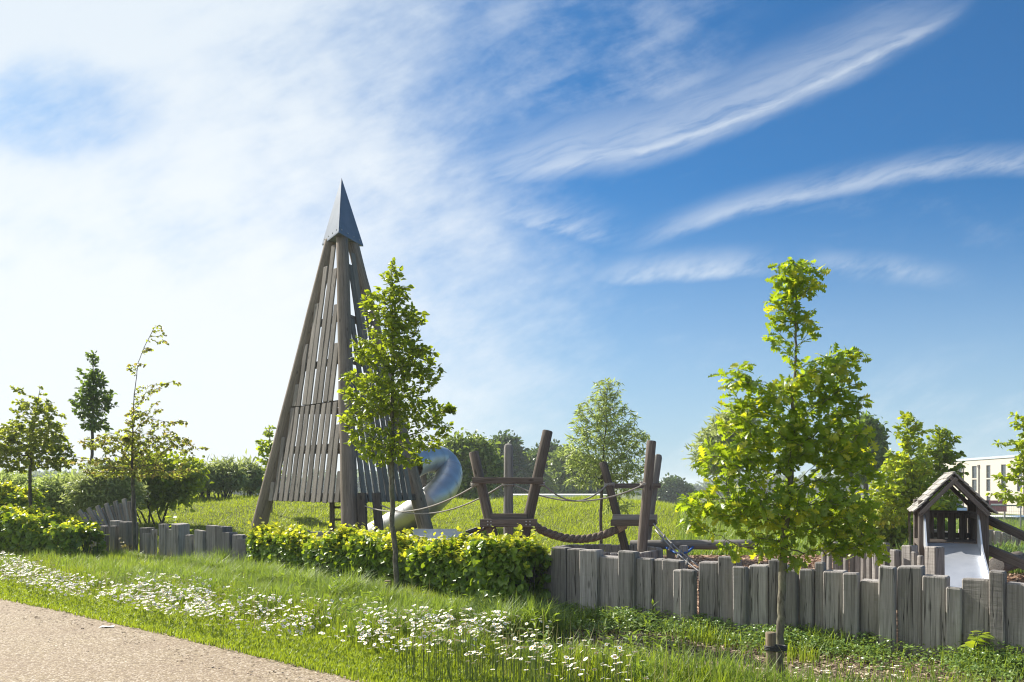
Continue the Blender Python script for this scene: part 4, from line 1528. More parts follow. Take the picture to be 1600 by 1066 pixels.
build_tree('maple_tree', 'slender young yellow-green tree left of the playhouse roof', 'tree',
           [(1422, 880), (1421, 800), (1420, 740), (1418, 655)], 16.8, 0.028,
           [(1418, 656, 18, 12), (1408, 672, 14, 12), (1422, 690, 22, 16), (1418, 730, 36, 26), (1395, 770, 40, 30), (1442, 785, 34, 24), (1386, 702, 10, 6), (1436, 670, 10, 8), (1380, 800, 36, 24), (1420, 760, 34, 26)],
           2000, 0.10, 0.11, L_OVATE, 0.115, 6, 'lime_leaf', 'bark', ('oak_shoot', 0.3), twig=4, r_tip=0.004)
build_tree('maple_tree', 'fuller green tree standing directly behind the playhouse roof', 'tree',
           [(1468, 870), (1467, 800), (1468, 740), (1472, 680)], 20.5, 0.035,
           [(1475, 680, 22, 14), (1464, 708, 34, 22), (1482, 738, 24, 18), (1450, 748, 30, 22), (1462, 670, 10, 8), (1490, 712, 14, 12), (1440, 730, 20, 14), (1466, 780, 34, 24)],
           1700, 0.12, 0.13, L_OVATE, 0.13, 6, 'hornbeam_leaf', 'bark_dark', None, twig=4, r_tip=0.005)
build_tree('maple_tree', 'loose bright green tree cut by the right edge of the view', 'tree',
           [(1626, 900), (1625, 820), (1622, 740), (1612, 650)], 14.5, 0.035,
           [(1596, 660, 14, 14), (1580, 645, 6, 6), (1604, 690, 28, 12), (1560, 690, 12, 5), (1600, 730, 26, 12), (1574, 746, 24, 6), (1590, 772, 32, 12), (1630, 700, 36, 50), (1560, 770, 14, 8), (1630, 780, 40, 20)],
           1500, 0.09, 0.10, L_OVATE, 0.10, 6, 'lime_leaf', 'bark', None, twig=4, r_tip=0.004)
build_tree('birch_tree', 'small yellow-leaved tree just left of the climbing tower leg', 'tree',
           [(424, 840), (424, 760), (422, 700), (420, 665)], 27.0, 0.045,
           [(420, 672, 12, 10), (418, 700, 18, 14), (408, 715, 10, 8), (428, 725, 18, 12), (408, 690, 10, 8), (425, 745, 14, 10)],
           500, 0.13, 0.15, L_OVATE, 0.15, 5, 'lime_leaf', 'bark', None, twig=4, r_tip=0.006)


# ---- clumped foliage for hedges, shrubs and far trees
def clump_leaves(ells, d, n_clump, per, leaf, size, clump_r, shell=0.35, up=0.6, world=False, dz=0.9):
    """Leaves gathered in clumps that sit near the surface of ellipsoids."""
    area = np.array([e[2] * e[3] for e in ells], float)
    cnt = np.maximum(3, (n_clump * area / area.sum())).astype(int)
    cs, outs = [], []
    for e, c in zip(ells, cnt):
        p = norm(rng.normal(size=(c, 3)))
        r = 1 - shell * rng.random((c, 1)) ** 1.3
        o = np.array(at(e[0], e[1], d + (e[5] if len(e) > 5 else 0)))
        R = np.array([e[2] / F * d, min(e[2], e[3] * 1.3) / F * d * dz, e[3] / F * d])
        cs.append(o + p * r * R)
        outs.append(p)
    cs, outs = np.concatenate(cs), np.concatenate(outs)
    k = len(cs) * per
    src = np.repeat(np.arange(len(cs)), per)
    pos = cs[src] + rng.normal(0, clump_r, (k, 3))
    xd = norm(outs[src] + rng.normal(0, 0.8, (k, 3)))
    nd = rng.normal(0, 0.7, (k, 3)) + np.array([0, 0, up]) + outs[src] * 0.4
    return scatter(leaf, pos, xd, nd, size * rng.uniform(0.6, 1.25, k))


def bush(name, label, cat, ells, d, n_clump, per, leaf, size, clump_r, mat, stems=5, bark='bark_dark', group=None, shell=0.5, base_y=None, r_st=0.03):
    cx = sum(e[0] * e[2] for e in ells) / sum(e[2] for e in ells)
    o = at(cx, HZ, d)
    zb = float(height(o.x, o.y))
    root = thing(name, label, cat, (o.x, o.y, zb), group)
    v_, f_ = clump_leaves(ells, d, n_clump, per, leaf, size, clump_r, shell)
    ok = None
    link('foliage' if stems != 1 else 'crown', mesh_np('foliage', v_ - np.array(root.location), f_, (M[mat],)), root)
    sb_ = MB()
    for i in range(stems):
        e = ells[i % len(ells)]
        t_ = np.array(at(e[0], e[1], d)) - np.array(root.location)
        if stems == 1:
            t_ = np.array(at(cx, min(x[1] for x in ells), d)) - np.array(root.location)
        b_ = np.array([rng.normal(0, 0.12) + (t_[0] * 0.25 if stems > 1 else 0), rng.normal(0, 0.1), -0.05])
        mid = (b_ + t_) / 2 + rng.normal(0, 0.06, 3)
        sb_.tube(catmull([b_, mid, t_], 4), list(np.linspace(r_st, r_st * 0.35, 9)), 6)
    sb_.obj('trunk' if stems == 1 else 'stems', (M[bark],), root, smooth=True)
    return root


# willow scrub on the mound crest
bush('willow_shrub', 'soft green willow bush on the crest left of the tower leg', 'shrub', [(352, 741, 20, 14), (338, 747, 12, 9), (366, 748, 12, 9)], 31.5, 210, 14, L_NARROW, 0.28, 0.16, 'grey_leaf', 9, group='willow bushes on the mound crest', r_st=0.035)
bush('willow_shrub', 'smaller willow bush on the crest closest to the tower leg', 'shrub', [(388, 743, 14, 13), (397, 750, 10, 9)], 32.5, 150, 14, L_NARROW, 0.28, 0.16, 'grey_leaf', 8, group='willow bushes on the mound crest', r_st=0.035)
bush('willow_shrub', 'willow bush on the crest next to the dark thicket', 'shrub', [(316, 744, 16, 12), (303, 750, 11, 9), (328, 751, 9, 7)], 31.0, 190, 14, L_NARROW, 0.28, 0.16, 'grey_leaf', 9, group='willow bushes on the mound crest', r_st=0.035)
bush('thicket', 'dark green thicket above the leaning boards behind the hawthorn', 'shrub', [(232, 742, 40, 30), (278, 745, 32, 24), (205, 754, 34, 24), (255, 768, 46, 14)], 25.5, 560, 16, L_OVATE, 0.16, 0.18, 'hornbeam_leaf', 7)
bush('thicket', 'grey-green feathery bush left of the dark thicket', 'shrub', [(168, 760, 40, 22), (140, 772, 28, 14), (190, 775, 26, 14)], 23.0, 560, 20, L_NARROW, 0.17, 0.15, 'grey_leaf', 7)
bush('thicket', 'pale feathery scrub between the hawthorn trunk and the grey bush', 'shrub', [(95, 772, 38, 20), (70, 780, 30, 14), (118, 785, 24, 12)], 23.8, 480, 20, L_NARROW, 0.18, 0.15, 'willow_leaf', 7)
bush('thicket', 'pale yellowish scrub at the left frame edge behind the hedge', 'shrub', [(20, 768, 44, 18), (-20, 766, 40, 20), (50, 778, 26, 14)], 27.0, 480, 20, L_NARROW, 0.22, 0.17, 'willow_leaf', 7)
bush('thicket', 'bright green bush between the oak and the playhouse', 'shrub', [(1372, 822, 40, 22), (1410, 828, 30, 18), (1345, 810, 26, 20)], 18.2, 420, 18, L_OVATE, 0.12, 0.12, 'lime_leaf', 6)
bush('thicket', 'low leafy bank left behind the playhouse posts', 'shrub', [(1428, 822, 28, 16), (1455, 828, 22, 12)], 21.5, 320, 16, L_NARROW, 0.20, 0.12, 'grass_long', 5)

# trees further off
bush('willow_tree', 'grey-green tree peeping out left of the oak crown', 'tree', [(1130, 690, 26, 22), (1150, 662, 22, 18), (1118, 716, 26, 18), (1150, 700, 30, 26)], 40, 520, 16, L_NARROW, 0.38, 0.28, 'grey_leaf', 1, r_st=0.14)
bush('lime_tree', 'dark dense tree peeping out right of the oak crown', 'tree', [(1350, 690, 20, 26), (1340, 720, 26, 18), (1358, 712, 16, 18), (1348, 668, 10, 10)], 42, 620, 30, L_OVATE, 0.26, 0.22, 'dark_leaf', 1, r_st=0.15)
bush('lime_tree', 'light yellowish tree at the left end of the wood beyond the mound', 'tree', [(742, 715, 26, 24), (722, 722, 24, 22), (756, 735, 24, 22), (712, 705, 14, 14), (735, 752, 34, 22)], 52, 800, 26, L_OVATE, 0.27, 0.30, 'wood_leaf_pale', 1, r_st=0.16)
WOOD = [((790, 705, 20, 18), (780, 735, 30, 26), (800, 750, 28, 24), 90, 'wood_leaf', 'tall dark tree behind the grey middle pole'),
        ((828, 728, 18, 14), (822, 745, 26, 24), (838, 760, 24, 16), 94, 'wood_leaf_pale', 'mid green tree in the wood between the middle and right poles'),
        ((857, 718, 15, 18), (860, 748, 24, 24), (852, 765, 20, 14), 92, 'wood_leaf', 'dark tree in the wood right of the tall leaning pole'),
        ((886, 727, 16, 16), (890, 746, 22, 26), (880, 768, 24, 12), 86, 'wood_leaf_pale', 'lighter tree in the wood beside the airy pale tree'),
        ((764, 736, 14, 18), (758, 752, 20, 22), (772, 765, 22, 14), 98, 'wood_leaf', 'dark tree in the wood behind the short left pole'),
        ((914, 742, 20, 20), (925, 756, 24, 18), (905, 768, 20, 12), 100, 'wood_leaf', 'dark tree in the wood hidden by the airy pale tree'),
        ((690, 738, 20, 20), (680, 756, 24, 18), (700, 765, 20, 14), 96, 'wood_leaf', 'dark tree in the wood behind the steel tube'),
        ((1050, 765, 12, 11), (1040, 772, 14, 10), (1064, 772, 14, 9), 120, 'wood_leaf', 'small dark distant tree right of the tall pole')]
for e0, e1, e2, d, mt, lb in WOOD:
    bush('wood_tree', lb, 'tree', [e0, e1, e2], d, 620, 26, L_OVATE, 0.50, 0.42, mt, 1, group='trees of the wood beyond the mound', r_st=0.3)

# far woods: read as one mass
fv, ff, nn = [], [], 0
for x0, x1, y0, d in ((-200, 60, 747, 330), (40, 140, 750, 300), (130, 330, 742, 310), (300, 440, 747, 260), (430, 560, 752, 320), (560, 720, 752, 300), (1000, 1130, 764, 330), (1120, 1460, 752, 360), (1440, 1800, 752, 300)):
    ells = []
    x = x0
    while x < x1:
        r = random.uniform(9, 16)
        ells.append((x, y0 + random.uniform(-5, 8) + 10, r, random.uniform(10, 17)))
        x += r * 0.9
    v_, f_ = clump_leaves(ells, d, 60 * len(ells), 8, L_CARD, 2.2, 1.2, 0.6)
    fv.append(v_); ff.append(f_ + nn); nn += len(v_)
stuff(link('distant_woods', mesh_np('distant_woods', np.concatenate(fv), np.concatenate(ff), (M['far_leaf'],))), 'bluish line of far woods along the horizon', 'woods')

# ---- hedges
def hedge(name, label, line, hts, depth, n, leaf_size, shoot_n):
    """A clipped hedge along a ground line; hts gives the height at each end."""
    a, b = np.array(line[0]), np.array(line[1])
    L = np.linalg.norm(b - a)
    ax = (b - a) / L
    nr = np.array([ax[1], -ax[0]])
    if np.dot(nr, -(a + b)) < 0:
        nr = -nr
    root = thing(name, label, 'hedge', ((a[0] + b[0]) / 2, (a[1] + b[1]) / 2, 0))
    base = np.array(root.location)

    def skin(s, w, zz):
        """s along, w across -1..1, zz 0..1 -> point; rounded section, lumpy outline."""
        lump = 0.09 * np.sin(s * 2.3 + 1) + 0.075 * np.sin(s * 5.3 + w * 2) + 0.05 * np.sin(s * 10.3 + 2 + zz * 5)
        h = np.interp(s / L, [0, 1], hts) * (1 + lump)
        end = np.clip(np.minimum(s, L - s) / 0.35, 0, 1) ** 0.5
        hw = depth / 2 * (1 + lump * 0.8) * (0.55 + 0.45 * end) * (0.82 + 0.22 * np.sin(np.clip(zz, 0, 1) * 2.6))
        p = a[None] + ax[None] * s[:, None] + nr[None] * (w * hw)[:, None]
        return np.concatenate([p, (zz * h * (0.88 + 0.12 * end))[:, None]], 1)
    k = n
    s = rng.random(k) * L
    side = rng.random(k)
    w = np.where(side < 0.42, 1.0, np.where(side < 0.55, -1.0, rng.uniform(-1, 1, k)))
    zz = np.where(side < 0.55, rng.random(k) ** 0.85, 1.0 - 0.10 * np.abs(w) ** 3)
    depthin = np.abs(rng.normal(0, 0.11, k))
    w = w * (1 - depthin * (np.abs(w) > 0.99))
    zz = np.where(side >= 0.55, zz - depthin * 0.7, zz)
    keep = rng.random(k) < (0.35 + 0.65 * smooth(0.0, 0.25, zz))
    s, w, zz, side = s[keep], w[keep], zz[keep], side[keep]
    k = len(s)
    pos = skin(s, w, zz)
    outd = np.where((side < 0.55)[:, None], np.concatenate([nr[None] * np.sign(w)[:, None], np.full((k, 1), 0.15)], 1), np.array([[0, 0, 1.0]]))
    xd = norm(rng.normal(0, 0.8, (k, 3)) + outd * 0.5 + np.array([0, 0, -0.35]))
    nd = outd * 0.8 + rng.normal(0, 0.55, (k, 3)) + np.array([0, 0, 0.4])
    v_, f_ = scatter(L_ROUND, pos, xd, nd, leaf_size * rng.uniform(0.6, 1.2, k))
    link('foliage', mesh_np('foliage', v_ - base, f_, (M['hedge_leaf'],)), root)
    # new shoots standing out of the top
    ns = shoot_n
    s = rng.random(ns) * L
    w = rng.uniform(-1, 1.0, ns)
    p0 = skin(s, w, np.full(ns, 0.95) - 0.12 * np.abs(w) ** 3)
    tip = norm(rng.normal(0, 0.5, (ns, 3)) + np.array([0, 0, 1.0]) + np.concatenate([nr[None] * w[:, None] * 0.5, np.zeros((ns, 1))], 1))
    ln = rng.uniform(0.04, 0.14, ns) + 0.16 * rng.random(ns) ** 4
    per = 5
    src = np.repeat(np.arange(ns), per)
    al = np.tile(np.linspace(0.1, 1.0, per), ns)
    pos = p0[src] + tip[src] * (ln[src] * al)[:, None]
    k = len(src)
    xd = norm(rng.normal(0, 0.9, (k, 3)) * np.array([1, 1, 0.5]) + tip[src] * 0.5)
    nd = rng.normal(0, 0.6, (k, 3)) + np.array([0, 0, 0.9])
    v_, f_ = scatter(L_ROUND, pos, xd, nd, leaf_size * rng.uniform(0.5, 0.95, k) * (1.05 - 0.3 * al))
    link('young_shoots', mesh_np('young_shoots', v_ - base, f_, (M['hedge_shoot'],)), root)
    # woody inside
    sb_ = MB()
    for i in range(int(L * 7)):
        s0 = np.array([rng.random() * L])
        p = skin(s0, np.array([rng.uniform(-.4, .4)]), np.array([0.02]))[0]
        for _ in range(3):
            q = skin(np.clip(s0 + rng.normal(0, 0.12), 0, L), np.array([rng.uniform(-.9, .9)]), np.array([rng.uniform(.6, .92)]))[0]
            sb_.tube(catmull([p - base, (p + q) / 2 - base + rng.normal(0, .03, 3), q - base], 3), list(np.linspace(0.010, 0.003, 7)), 4)
    sb_.obj('stems', (M['bark_dark'],), root, smooth=True)
    return root


ha, hb_ = at(410, 760, 13.9), at(838, 760, 9.62)
hedge('hedge', 'clipped bright green hedge in the middle, crossed by the hornbeam trunk', ((ha.x, ha.y), (hb_.x, hb_.y)), (0.74, 0.82), 0.62, 13500, 0.100, 1300)
la, lb_ = on_ground(-120, 876), on_ground(138, 889)
hedge('hedge', 'dark-sided low hedge at the left edge above the daisies', ((la.x, la.y + 0.3), (lb_.x, lb_.y + .1)), (1.12, 0.86), 0.9, 7000, 0.110, 520)
la, lb_ = on_ground(-160, 864), on_ground(40, 866)
hedge('hedge', 'taller bright leafy hedge behind the low one at the left edge', ((la.x, la.y + 0.3), (lb_.x, lb_.y + .3)), (1.55, 1.38), 0.8, 4000, 0.115, 460)


# ------------------------------------------------------------------ small leafy plants
def sapling(name, label, px, py_base, h, n, mat, leaf=L_OVATE, ls=0.09, d=None):
    g = on_ground(px, py_base) if d is None else Vector((at(px, 760, d).x, d, float(height(at(px, 760, d).x, d))))
    root = thing(name, label, 'plant', tuple(g))
    sb_ = MB()
    P, X = [], []
    for i in range(4):
        az = rng.uniform(0, 6.28)
        tip = np.array([math.cos(az) * 0.28 * h, math.sin(az) * 0.2 * h, h * rng.uniform(0.6, 1.0)])
        c = catmull([np.zeros(3), tip * 0.5 + np.array([0, 0, 0.1 * h]), tip], 5)
        sb_.tube(c, list(np.linspace(0.006, 0.002, len(c))), 5)
        for k in range(n // 4):
            j = rng.integers(4, len(c))
            P.append(c[j]); X.append([math.cos(az + rng.normal(0, 1)), math.sin(az + rng.normal(0, 1)), 0.1])
    sb_.obj('stem', (M['stem'],), root, smooth=True)
    P, X = np.array(P), np.array(X)
    v_, f_ = scatter(leaf, P, X, rng.normal(0, 0.3, (len(P), 3)) + np.array([0, 0, 1.0]), ls * rng.uniform(0.7, 1.3, len(P)))
    link('leaves', mesh_np('leaves', v_, f_, (M[mat],)), root)
    return root


sapling('seedling', 'small oak-like seedling with pale leaves against the fence at right', 1516, 1046, 0.42, 24, 'lime_leaf', L_OVATE, 0.10)
sapling('seedling', 'leafy green seedling above the left fence in front of the mound', 275, 0, 0.95, 60, 'lime_leaf', L_OVATE, 0.13, 18.0)
sapling('seedling', 'thin reddish seedling at the foot of the left hawthorn', 200, 876, 0.5, 22, 'thorn_bud', L_ROUND, 0.07)


# ------------------------------------------------------------------ grass, ground cover, chips
def blades(pos, h, w, lean, mat, name, seg=2):
    """Grass blades as thin bent triangles strips; returns an object."""
    k = len(pos)
    az = rng.uniform(0, 2 * np.pi, k)
    side = np.stack([np.cos(az), np.sin(az), np.zeros(k)], 1)
    fwd = np.stack([-np.sin(az), np.cos(az), np.zeros(k)], 1)
    hh, ww, ll = h[:, None], w[:, None], (lean * h)[:, None]
    up_ = np.array([[0, 0, 1.0]])
    if seg == 1:
        v_ = np.stack([pos - side * ww, pos + side * ww, pos + up_ * hh + fwd * ll], 1)
        f0 = np.array([(0, 1, 2)])
    else:
        m_ = pos + up_ * hh * 0.58 + fwd * ll * 0.28
        t_ = pos + up_ * hh * (1 - 0.25 * np.minimum(1, lean))[:, None] + fwd * ll
        v_ = np.stack([pos - side * ww, pos + side * ww, m_ - side * ww * 0.8, m_ + side * ww * 0.8, t_], 1)
        f0 = np.array([(0, 1, 3), (0, 3, 2), (2, 3, 4)])
    f_ = (f0[None] + (np.arange(k) * v_.shape[1])[:, None, None]).reshape(-1, 3)
    return mesh_np(name, v_.reshape(-1, 3), f_, (mat,))


def in_view(p, m=90):
    px = 800 + p[:, 0] / np.maximum(p[:, 1], .1) * F
    py = HZ + EYE / np.maximum(p[:, 1], .1) * F
    return (px > -m) & (px < 1600 + m) & (py < 1066 + 110) & (p[:, 1] > 1)


def verge_points(k, t0=-24.0, t1=3.0):
    t = rng.uniform(t0, t1, k)
    f = rng.random(k)
    n = n_path(t) - 0.06 + f * (n_fence(t) - n_path(t) + 0.1)
    p = t[:, None] * T2 + n[:, None] * N2
    return p, t, n - n_path(t), n_fence(t) - n


def patch(x, y, s, ph=0.0):
    return 0.5 + 0.25 * (np.sin(x * s + ph) * np.cos(y * s * 1.13 - ph * 2) + np.sin(x * s * 2.3 + 1.7 * ph + 1) * np.sin(y * s * 1.9 + 0.6)) + 0.12 * np.sin(x * s * 5.1 + y * s * 4.3 + ph)


# verge turf: short by the path, long and loose towards the fence
p, t, a, bk = verge_points(520000)
ok = in_view(p)
p, t, a, bk = p[ok], t[ok], a[ok], bk[ok]
dist = np.hypot(p[:, 0], p[:, 1])
bare = smooth(-6.6, -4.6, t) * smooth(2.7, 2.0, bk)               # the mulch bed on the right
pt_ = patch(p[:, 0], p[:, 1], 1.7)
keep = rng.random(len(p)) < np.clip(1.0 - bare * (0.985 - 0.45 * smooth(0.60, 0.85, pt_)), 0.01, 1) * np.clip(10.5 / dist, 0.35, 1)
keep &= ~((a < 0.05) & (rng.random(len(p)) < 0.5))
p, t, a, bk, pt_, bare = p[keep], t[keep], a[keep], bk[keep], pt_[keep], bare[keep]
longness = smooth(0.45, 1.5, a + 0.6 * (pt_ - 0.5))
h = (0.035 + 0.04 * rng.random(len(p))) * (1 - longness) + longness * (0.13 + 0.22 * rng.random(len(p)) * (0.6 + 0.8 * pt_))
h *= np.where(bare > 0.4, 0.6, 1.0) * (0.45 + 0.55 * smooth(0.1, 0.9, bk + 2.0 * (t > -8.5)))
w = 0.0024 + 0.0016 * rng.random(len(p)) + 0.00022 * np.hypot(p[:, 0], p[:, 1])
lean = np.abs(rng.normal(0.25, 0.35, len(p)))
pos = np.concatenate([p, np.zeros((len(p), 1))], 1)
mdw = (longness > 0.55) & (patch(p[:, 0], p[:, 1], 2.1, 4.0) + 0.25 * (rng.random(len(p)) - 0.5) + 0.16 * smooth(1.2, 0.2, bk) > 0.50)
stuff(link('grass', blades(pos[~mdw], h[~mdw], w[~mdw], lean[~mdw], M['grass'], 'grass')), 'fresh green grass of the verge between path and fence', 'grass')
stuff(link('meadow_grass', blades(pos[mdw], h[mdw] * 1.18, w[mdw], lean[mdw] * 1.3, M['grass_long'], 'meadow_grass')), 'patches of taller bluish-green meadow grass in the verge', 'grass')

# dry flowering stalks above the turf
k = 5200
p_, t_, a_, b_ = verge_points(k)
ok = in_view(p_) & (a_ > 0.7) & (patch(p_[:, 0], p_[:, 1], 1.3, 2.0) > 0.42) & ~((t_ > -6.0) & (b_ < 2.0))
p_ = p_[ok]
k = len(p_)
stuff(link('grass_stalks', blades(np.concatenate([p_, np.zeros((k, 1))], 1), rng.uniform(0.28, 0.52, k), 0.0028 + 0.001 * rng.random(k), np.abs(rng.normal(.2, .2, k)), leaf_mat('dry_stalk', (0.16, 0.15, 0.06), (0.28, 0.25, 0.12), (0.2, 0.18, 0.06), 0.3), 'grass_stalks')), 'thin pale flowering stalks standing above the verge grass', 'grass')

# arching tussocks of long grass
tc_px = [(300, 905), (330, 912), (262, 900), (365, 915), (405, 925), (440, 935), (470, 945), (345, 900), (500, 950), (540, 955), (560, 960), (520, 962), (395, 908), (230, 893), (190, 890), (600, 965),
         (590, 955), (640, 975), (430, 918), (460, 925), (283, 912), (310, 925), (800, 1000), (830, 1005), (780, 1010), (850, 998), (355, 922), (385, 928), (420, 936), (452, 942), (485, 936), (510, 950), (318, 905), (575, 968), (555, 950)]
tp, th_, tl_ = [], [], []
for px, py in tc_px:
    g = on_ground(px, py)
    k = 620
    ang, rr = rng.uniform(0, 6.28, k), np.abs(rng.normal(0, 0.13, k))
    tp.append(np.stack([g.x + rr * np.cos(ang), g.y + rr * np.sin(ang), np.zeros(k)], 1))
    th_.append(rng.uniform(0.26, 0.60, k) * rng.uniform(0.70, 1.08) * (0.62 if px < 300 else 1.0))
    tl_.append(np.abs(rng.normal(0.62, 0.38, k)))
tp, th_, tl_ = np.concatenate(tp), np.concatenate(th_), np.concatenate(tl_)
stuff(link('long_grass', blades(tp, th_, 0.0038 + 0.002 * rng.random(len(tp)), tl_, M['grass_long'], 'long_grass')), 'arching tussocks of long grass below the fence and hedge', 'grass')

# mown mound
k = 300000
dd = 17.0 + 19.0 * rng.random(k) ** 0.8
px = rng.uniform(-60, 1180, k)
p = np.stack([(px - 800) / F * dd, dd], 1)
zz = height(p[:, 0], p[:, 1])
on = (zz > 0.015) | (p[:, 0] < -2.4) | (dd > 18.8)
behind = (p @ N2) > n_fence(np.clip(p @ T2, ft[0], ft[-1])) + 0.25
ok = on & behind & (p[:, 0] < 9.5)
p, zz, dd = p[ok], zz[ok], dd[ok]
pch = patch(p[:, 0], p[:, 1], 3.3, 0.7)
tuf = patch(p[:, 0], p[:, 1], 9.0, 2.1) * patch(p[:, 0], p[:, 1], 17.0, 0.3)
h = 0.03 + 0.06 * rng.random(len(p)) * (0.4 + 1.1 * pch) + 0.16 * smooth(0.30, 0.55, tuf) * rng.random(len(p))
pos = np.concatenate([p, zz[:, None] - 0.01], 1)
stuff(link('mound_grass', blades(pos, h, 0.007 + 0.006 * rng.random(len(p)), np.abs(rng.normal(0.5, 0.5, len(p))), M['lawn'], 'mound_grass', 1)), 'tufty grass on the low mound behind the play area', 'grass')

# right-hand field behind the bark
k = 60000
dd = 18.4 + 16 * rng.random(k)
px = rng.uniform(1060, 1700, k)
p = np.stack([(px - 800) / F * dd, dd], 1)
pos = np.concatenate([p, height(p[:, 0], p[:, 1])[:, None]], 1)
stuff(link('rough_grass', blades(pos, rng.uniform(0.08, 0.32, k), 0.010 + 0.006 * rng.random(k), np.abs(rng.normal(0.4, 0.4, k)), M['grass_long'], 'rough_grass', 1)), 'rough longer grass beyond the bark at right', 'grass')

# ground cover along the foot of the fence
k = 9000
t = rng.uniform(-6.9, 3.0, k)
bk = np.abs(rng.normal(0, 0.42, k)) + 0.03
n = n_fence(t) - bk
p = t[:, None] * T2 + n[:, None] * N2
pch = patch(p[:, 0], p[:, 1], 2.4, 1.3)
ok = in_view(p) & (rng.random(k) < np.clip(0.05 + 1.7 * (pch - 0.30), 0, 1)) & (bk < 1.5)
p, bk, pch = p[ok], bk[ok], pch[ok]
k = len(p)
per = 6
src = np.repeat(np.arange(k), per)
z = (0.03 + 0.17 * rng.random(k * per) * (0.5 + pch[src]) * np.exp(-bk[src] * 0.9))
pos = np.concatenate([p[src] + rng.normal(0, 0.03, (k * per, 2)), z[:, None]], 1)
v_, f_ = scatter(L_OVATE, pos, norm(rng.normal(size=(k * per, 3)) * np.array([1, 1, .3])), rng.normal(0, .45, (k * per, 3)) + np.array([0, 0, 1.0]), rng.uniform(0.020, 0.040, k * per))
stuff(link('ground_cover', mesh_np('ground_cover', v_, f_, (M['vinca_leaf'],))), 'low glossy ground cover along the foot of the right fence', 'ground cover')

# bark flakes on the bed and the play surface
chip = (np.array([(0, -.16, 0), (1, -.12, .05), (1, .14, 0), (0, .18, .06)]), np.array([(0, 1, 2), (0, 2, 3)]))
k = 16000
t = rng.uniform(-6.9, 3.0, k)
bk = rng.uniform(0, 2.4, k)
p = t[:, None] * T2 + (n_fence(t) - bk)[:, None] * N2
ok = in_view(p)
p = p[ok]
k = len(p)
v_, f_ = scatter(chip, np.concatenate([p, rng.uniform(.008, .022, (k, 1))], 1), norm(rng.normal(size=(k, 3)) * np.array([1, 1, .15])), rng.normal(0, .3, (k, 3)) + np.array([0, 0, 1.0]), rng.uniform(.02, .07, k))
stuff(link('mulch_flakes', mesh_np('mulch_flakes', v_, f_, (M['chip_b'],))), 'loose bark mulch on the bed in front of the right fence', 'mulch')
k = 30000
p = np.stack([rng.uniform(0.5, 13, k), rng.uniform(8.5, 18.3, k)], 1)
ok = ((p @ N2) > n_fence(np.clip(p @ T2, ft[0], ft[-1])) + 0.2) & in_view(p)
p = p[ok]
k = len(p)
v_, f_ = scatter(chip, np.concatenate([p, rng.uniform(.008, .03, (k, 1))], 1), norm(rng.normal(size=(k, 3)) * np.array([1, 1, .15])), rng.normal(0, .35, (k, 3)) + np.array([0, 0, 1.0]), rng.uniform(.04, .12, k))
stuff(link('bark_chips', mesh_np('bark_chips', v_, f_, (M['chip_a'],))), 'reddish bark chips covering the play area', 'bark chips')

# tall weeds with narrow leaves among the daisies
wk = MB()
wp = []
for i in range(150):
    t = rng.uniform(-9.5, -3.0)
    n = n_path(t) + rng.uniform(0.9, 2.6)
    b = T2 * t + N2 * n
    hgt = rng.uniform(0.22, 0.5)
    top = np.array([b[0] + rng.normal(0, .05), b[1] + rng.normal(0, .05), hgt])
    for j in range(14):
        f = 0.2 + 0.8 * j / 13
        wp.append((np.array([b[0], b[1], 0]) * (1 - f) + top * f, f))
wpos = np.array([q[0] for q in wp])
v_, f_ = scatter(L_NARROW, wpos, norm(rng.normal(size=(len(wpos), 3)) * np.array([1, 1, .2]) + np.array([0, 0, .7])), rng.normal(0, .4, (len(wpos), 3)) + np.array([0, 0, .8]), rng.uniform(.05, .10, len(wpos)))
stuff(link('weeds', mesh_np('weeds', v_, f_, (M['grass_long'],))), 'narrow-leaved weeds standing among the daisies', 'weeds')

# ------------------------------------------------------------------ daisies
def daisy_template():
    v_, f_, m_ = [], [], []
    n = 13
    for i in range(n):
        a = 2 * math.pi * i / n
        c, s = math.cos(a), math.sin(a)
        w = 0.115
        q = [(0.22, -w * .7, 0.02), (0.22, w * .7, 0.02), (0.40, w * 1.1, 0.05), (0.5, 0, 0.0), (0.40, -w * 1.1, 0.05)]
        b = len(v_)
        v_ += [(x * c - y * s, x * s + y * c, z) for x, y, z in q]
        f_ += [(b, b + 4, b + 2), (b, b + 2, b + 1), (b + 4, b + 3, b + 2)]
        m_ += [0, 0, 0]
    b = len(v_)
    v_.append((0, 0, 0.10))
    for i in range(8):
        a = 2 * math.pi * i / 8
        v_.append((0.24 * math.cos(a), 0.24 * math.sin(a), 0.03))
    for i in range(8):
        f_.append((b, b + 1 + i, b + 1 + (i + 1) % 8)); m_.append(1)
    return np.array(v_), np.array(f_), np.array(m_)


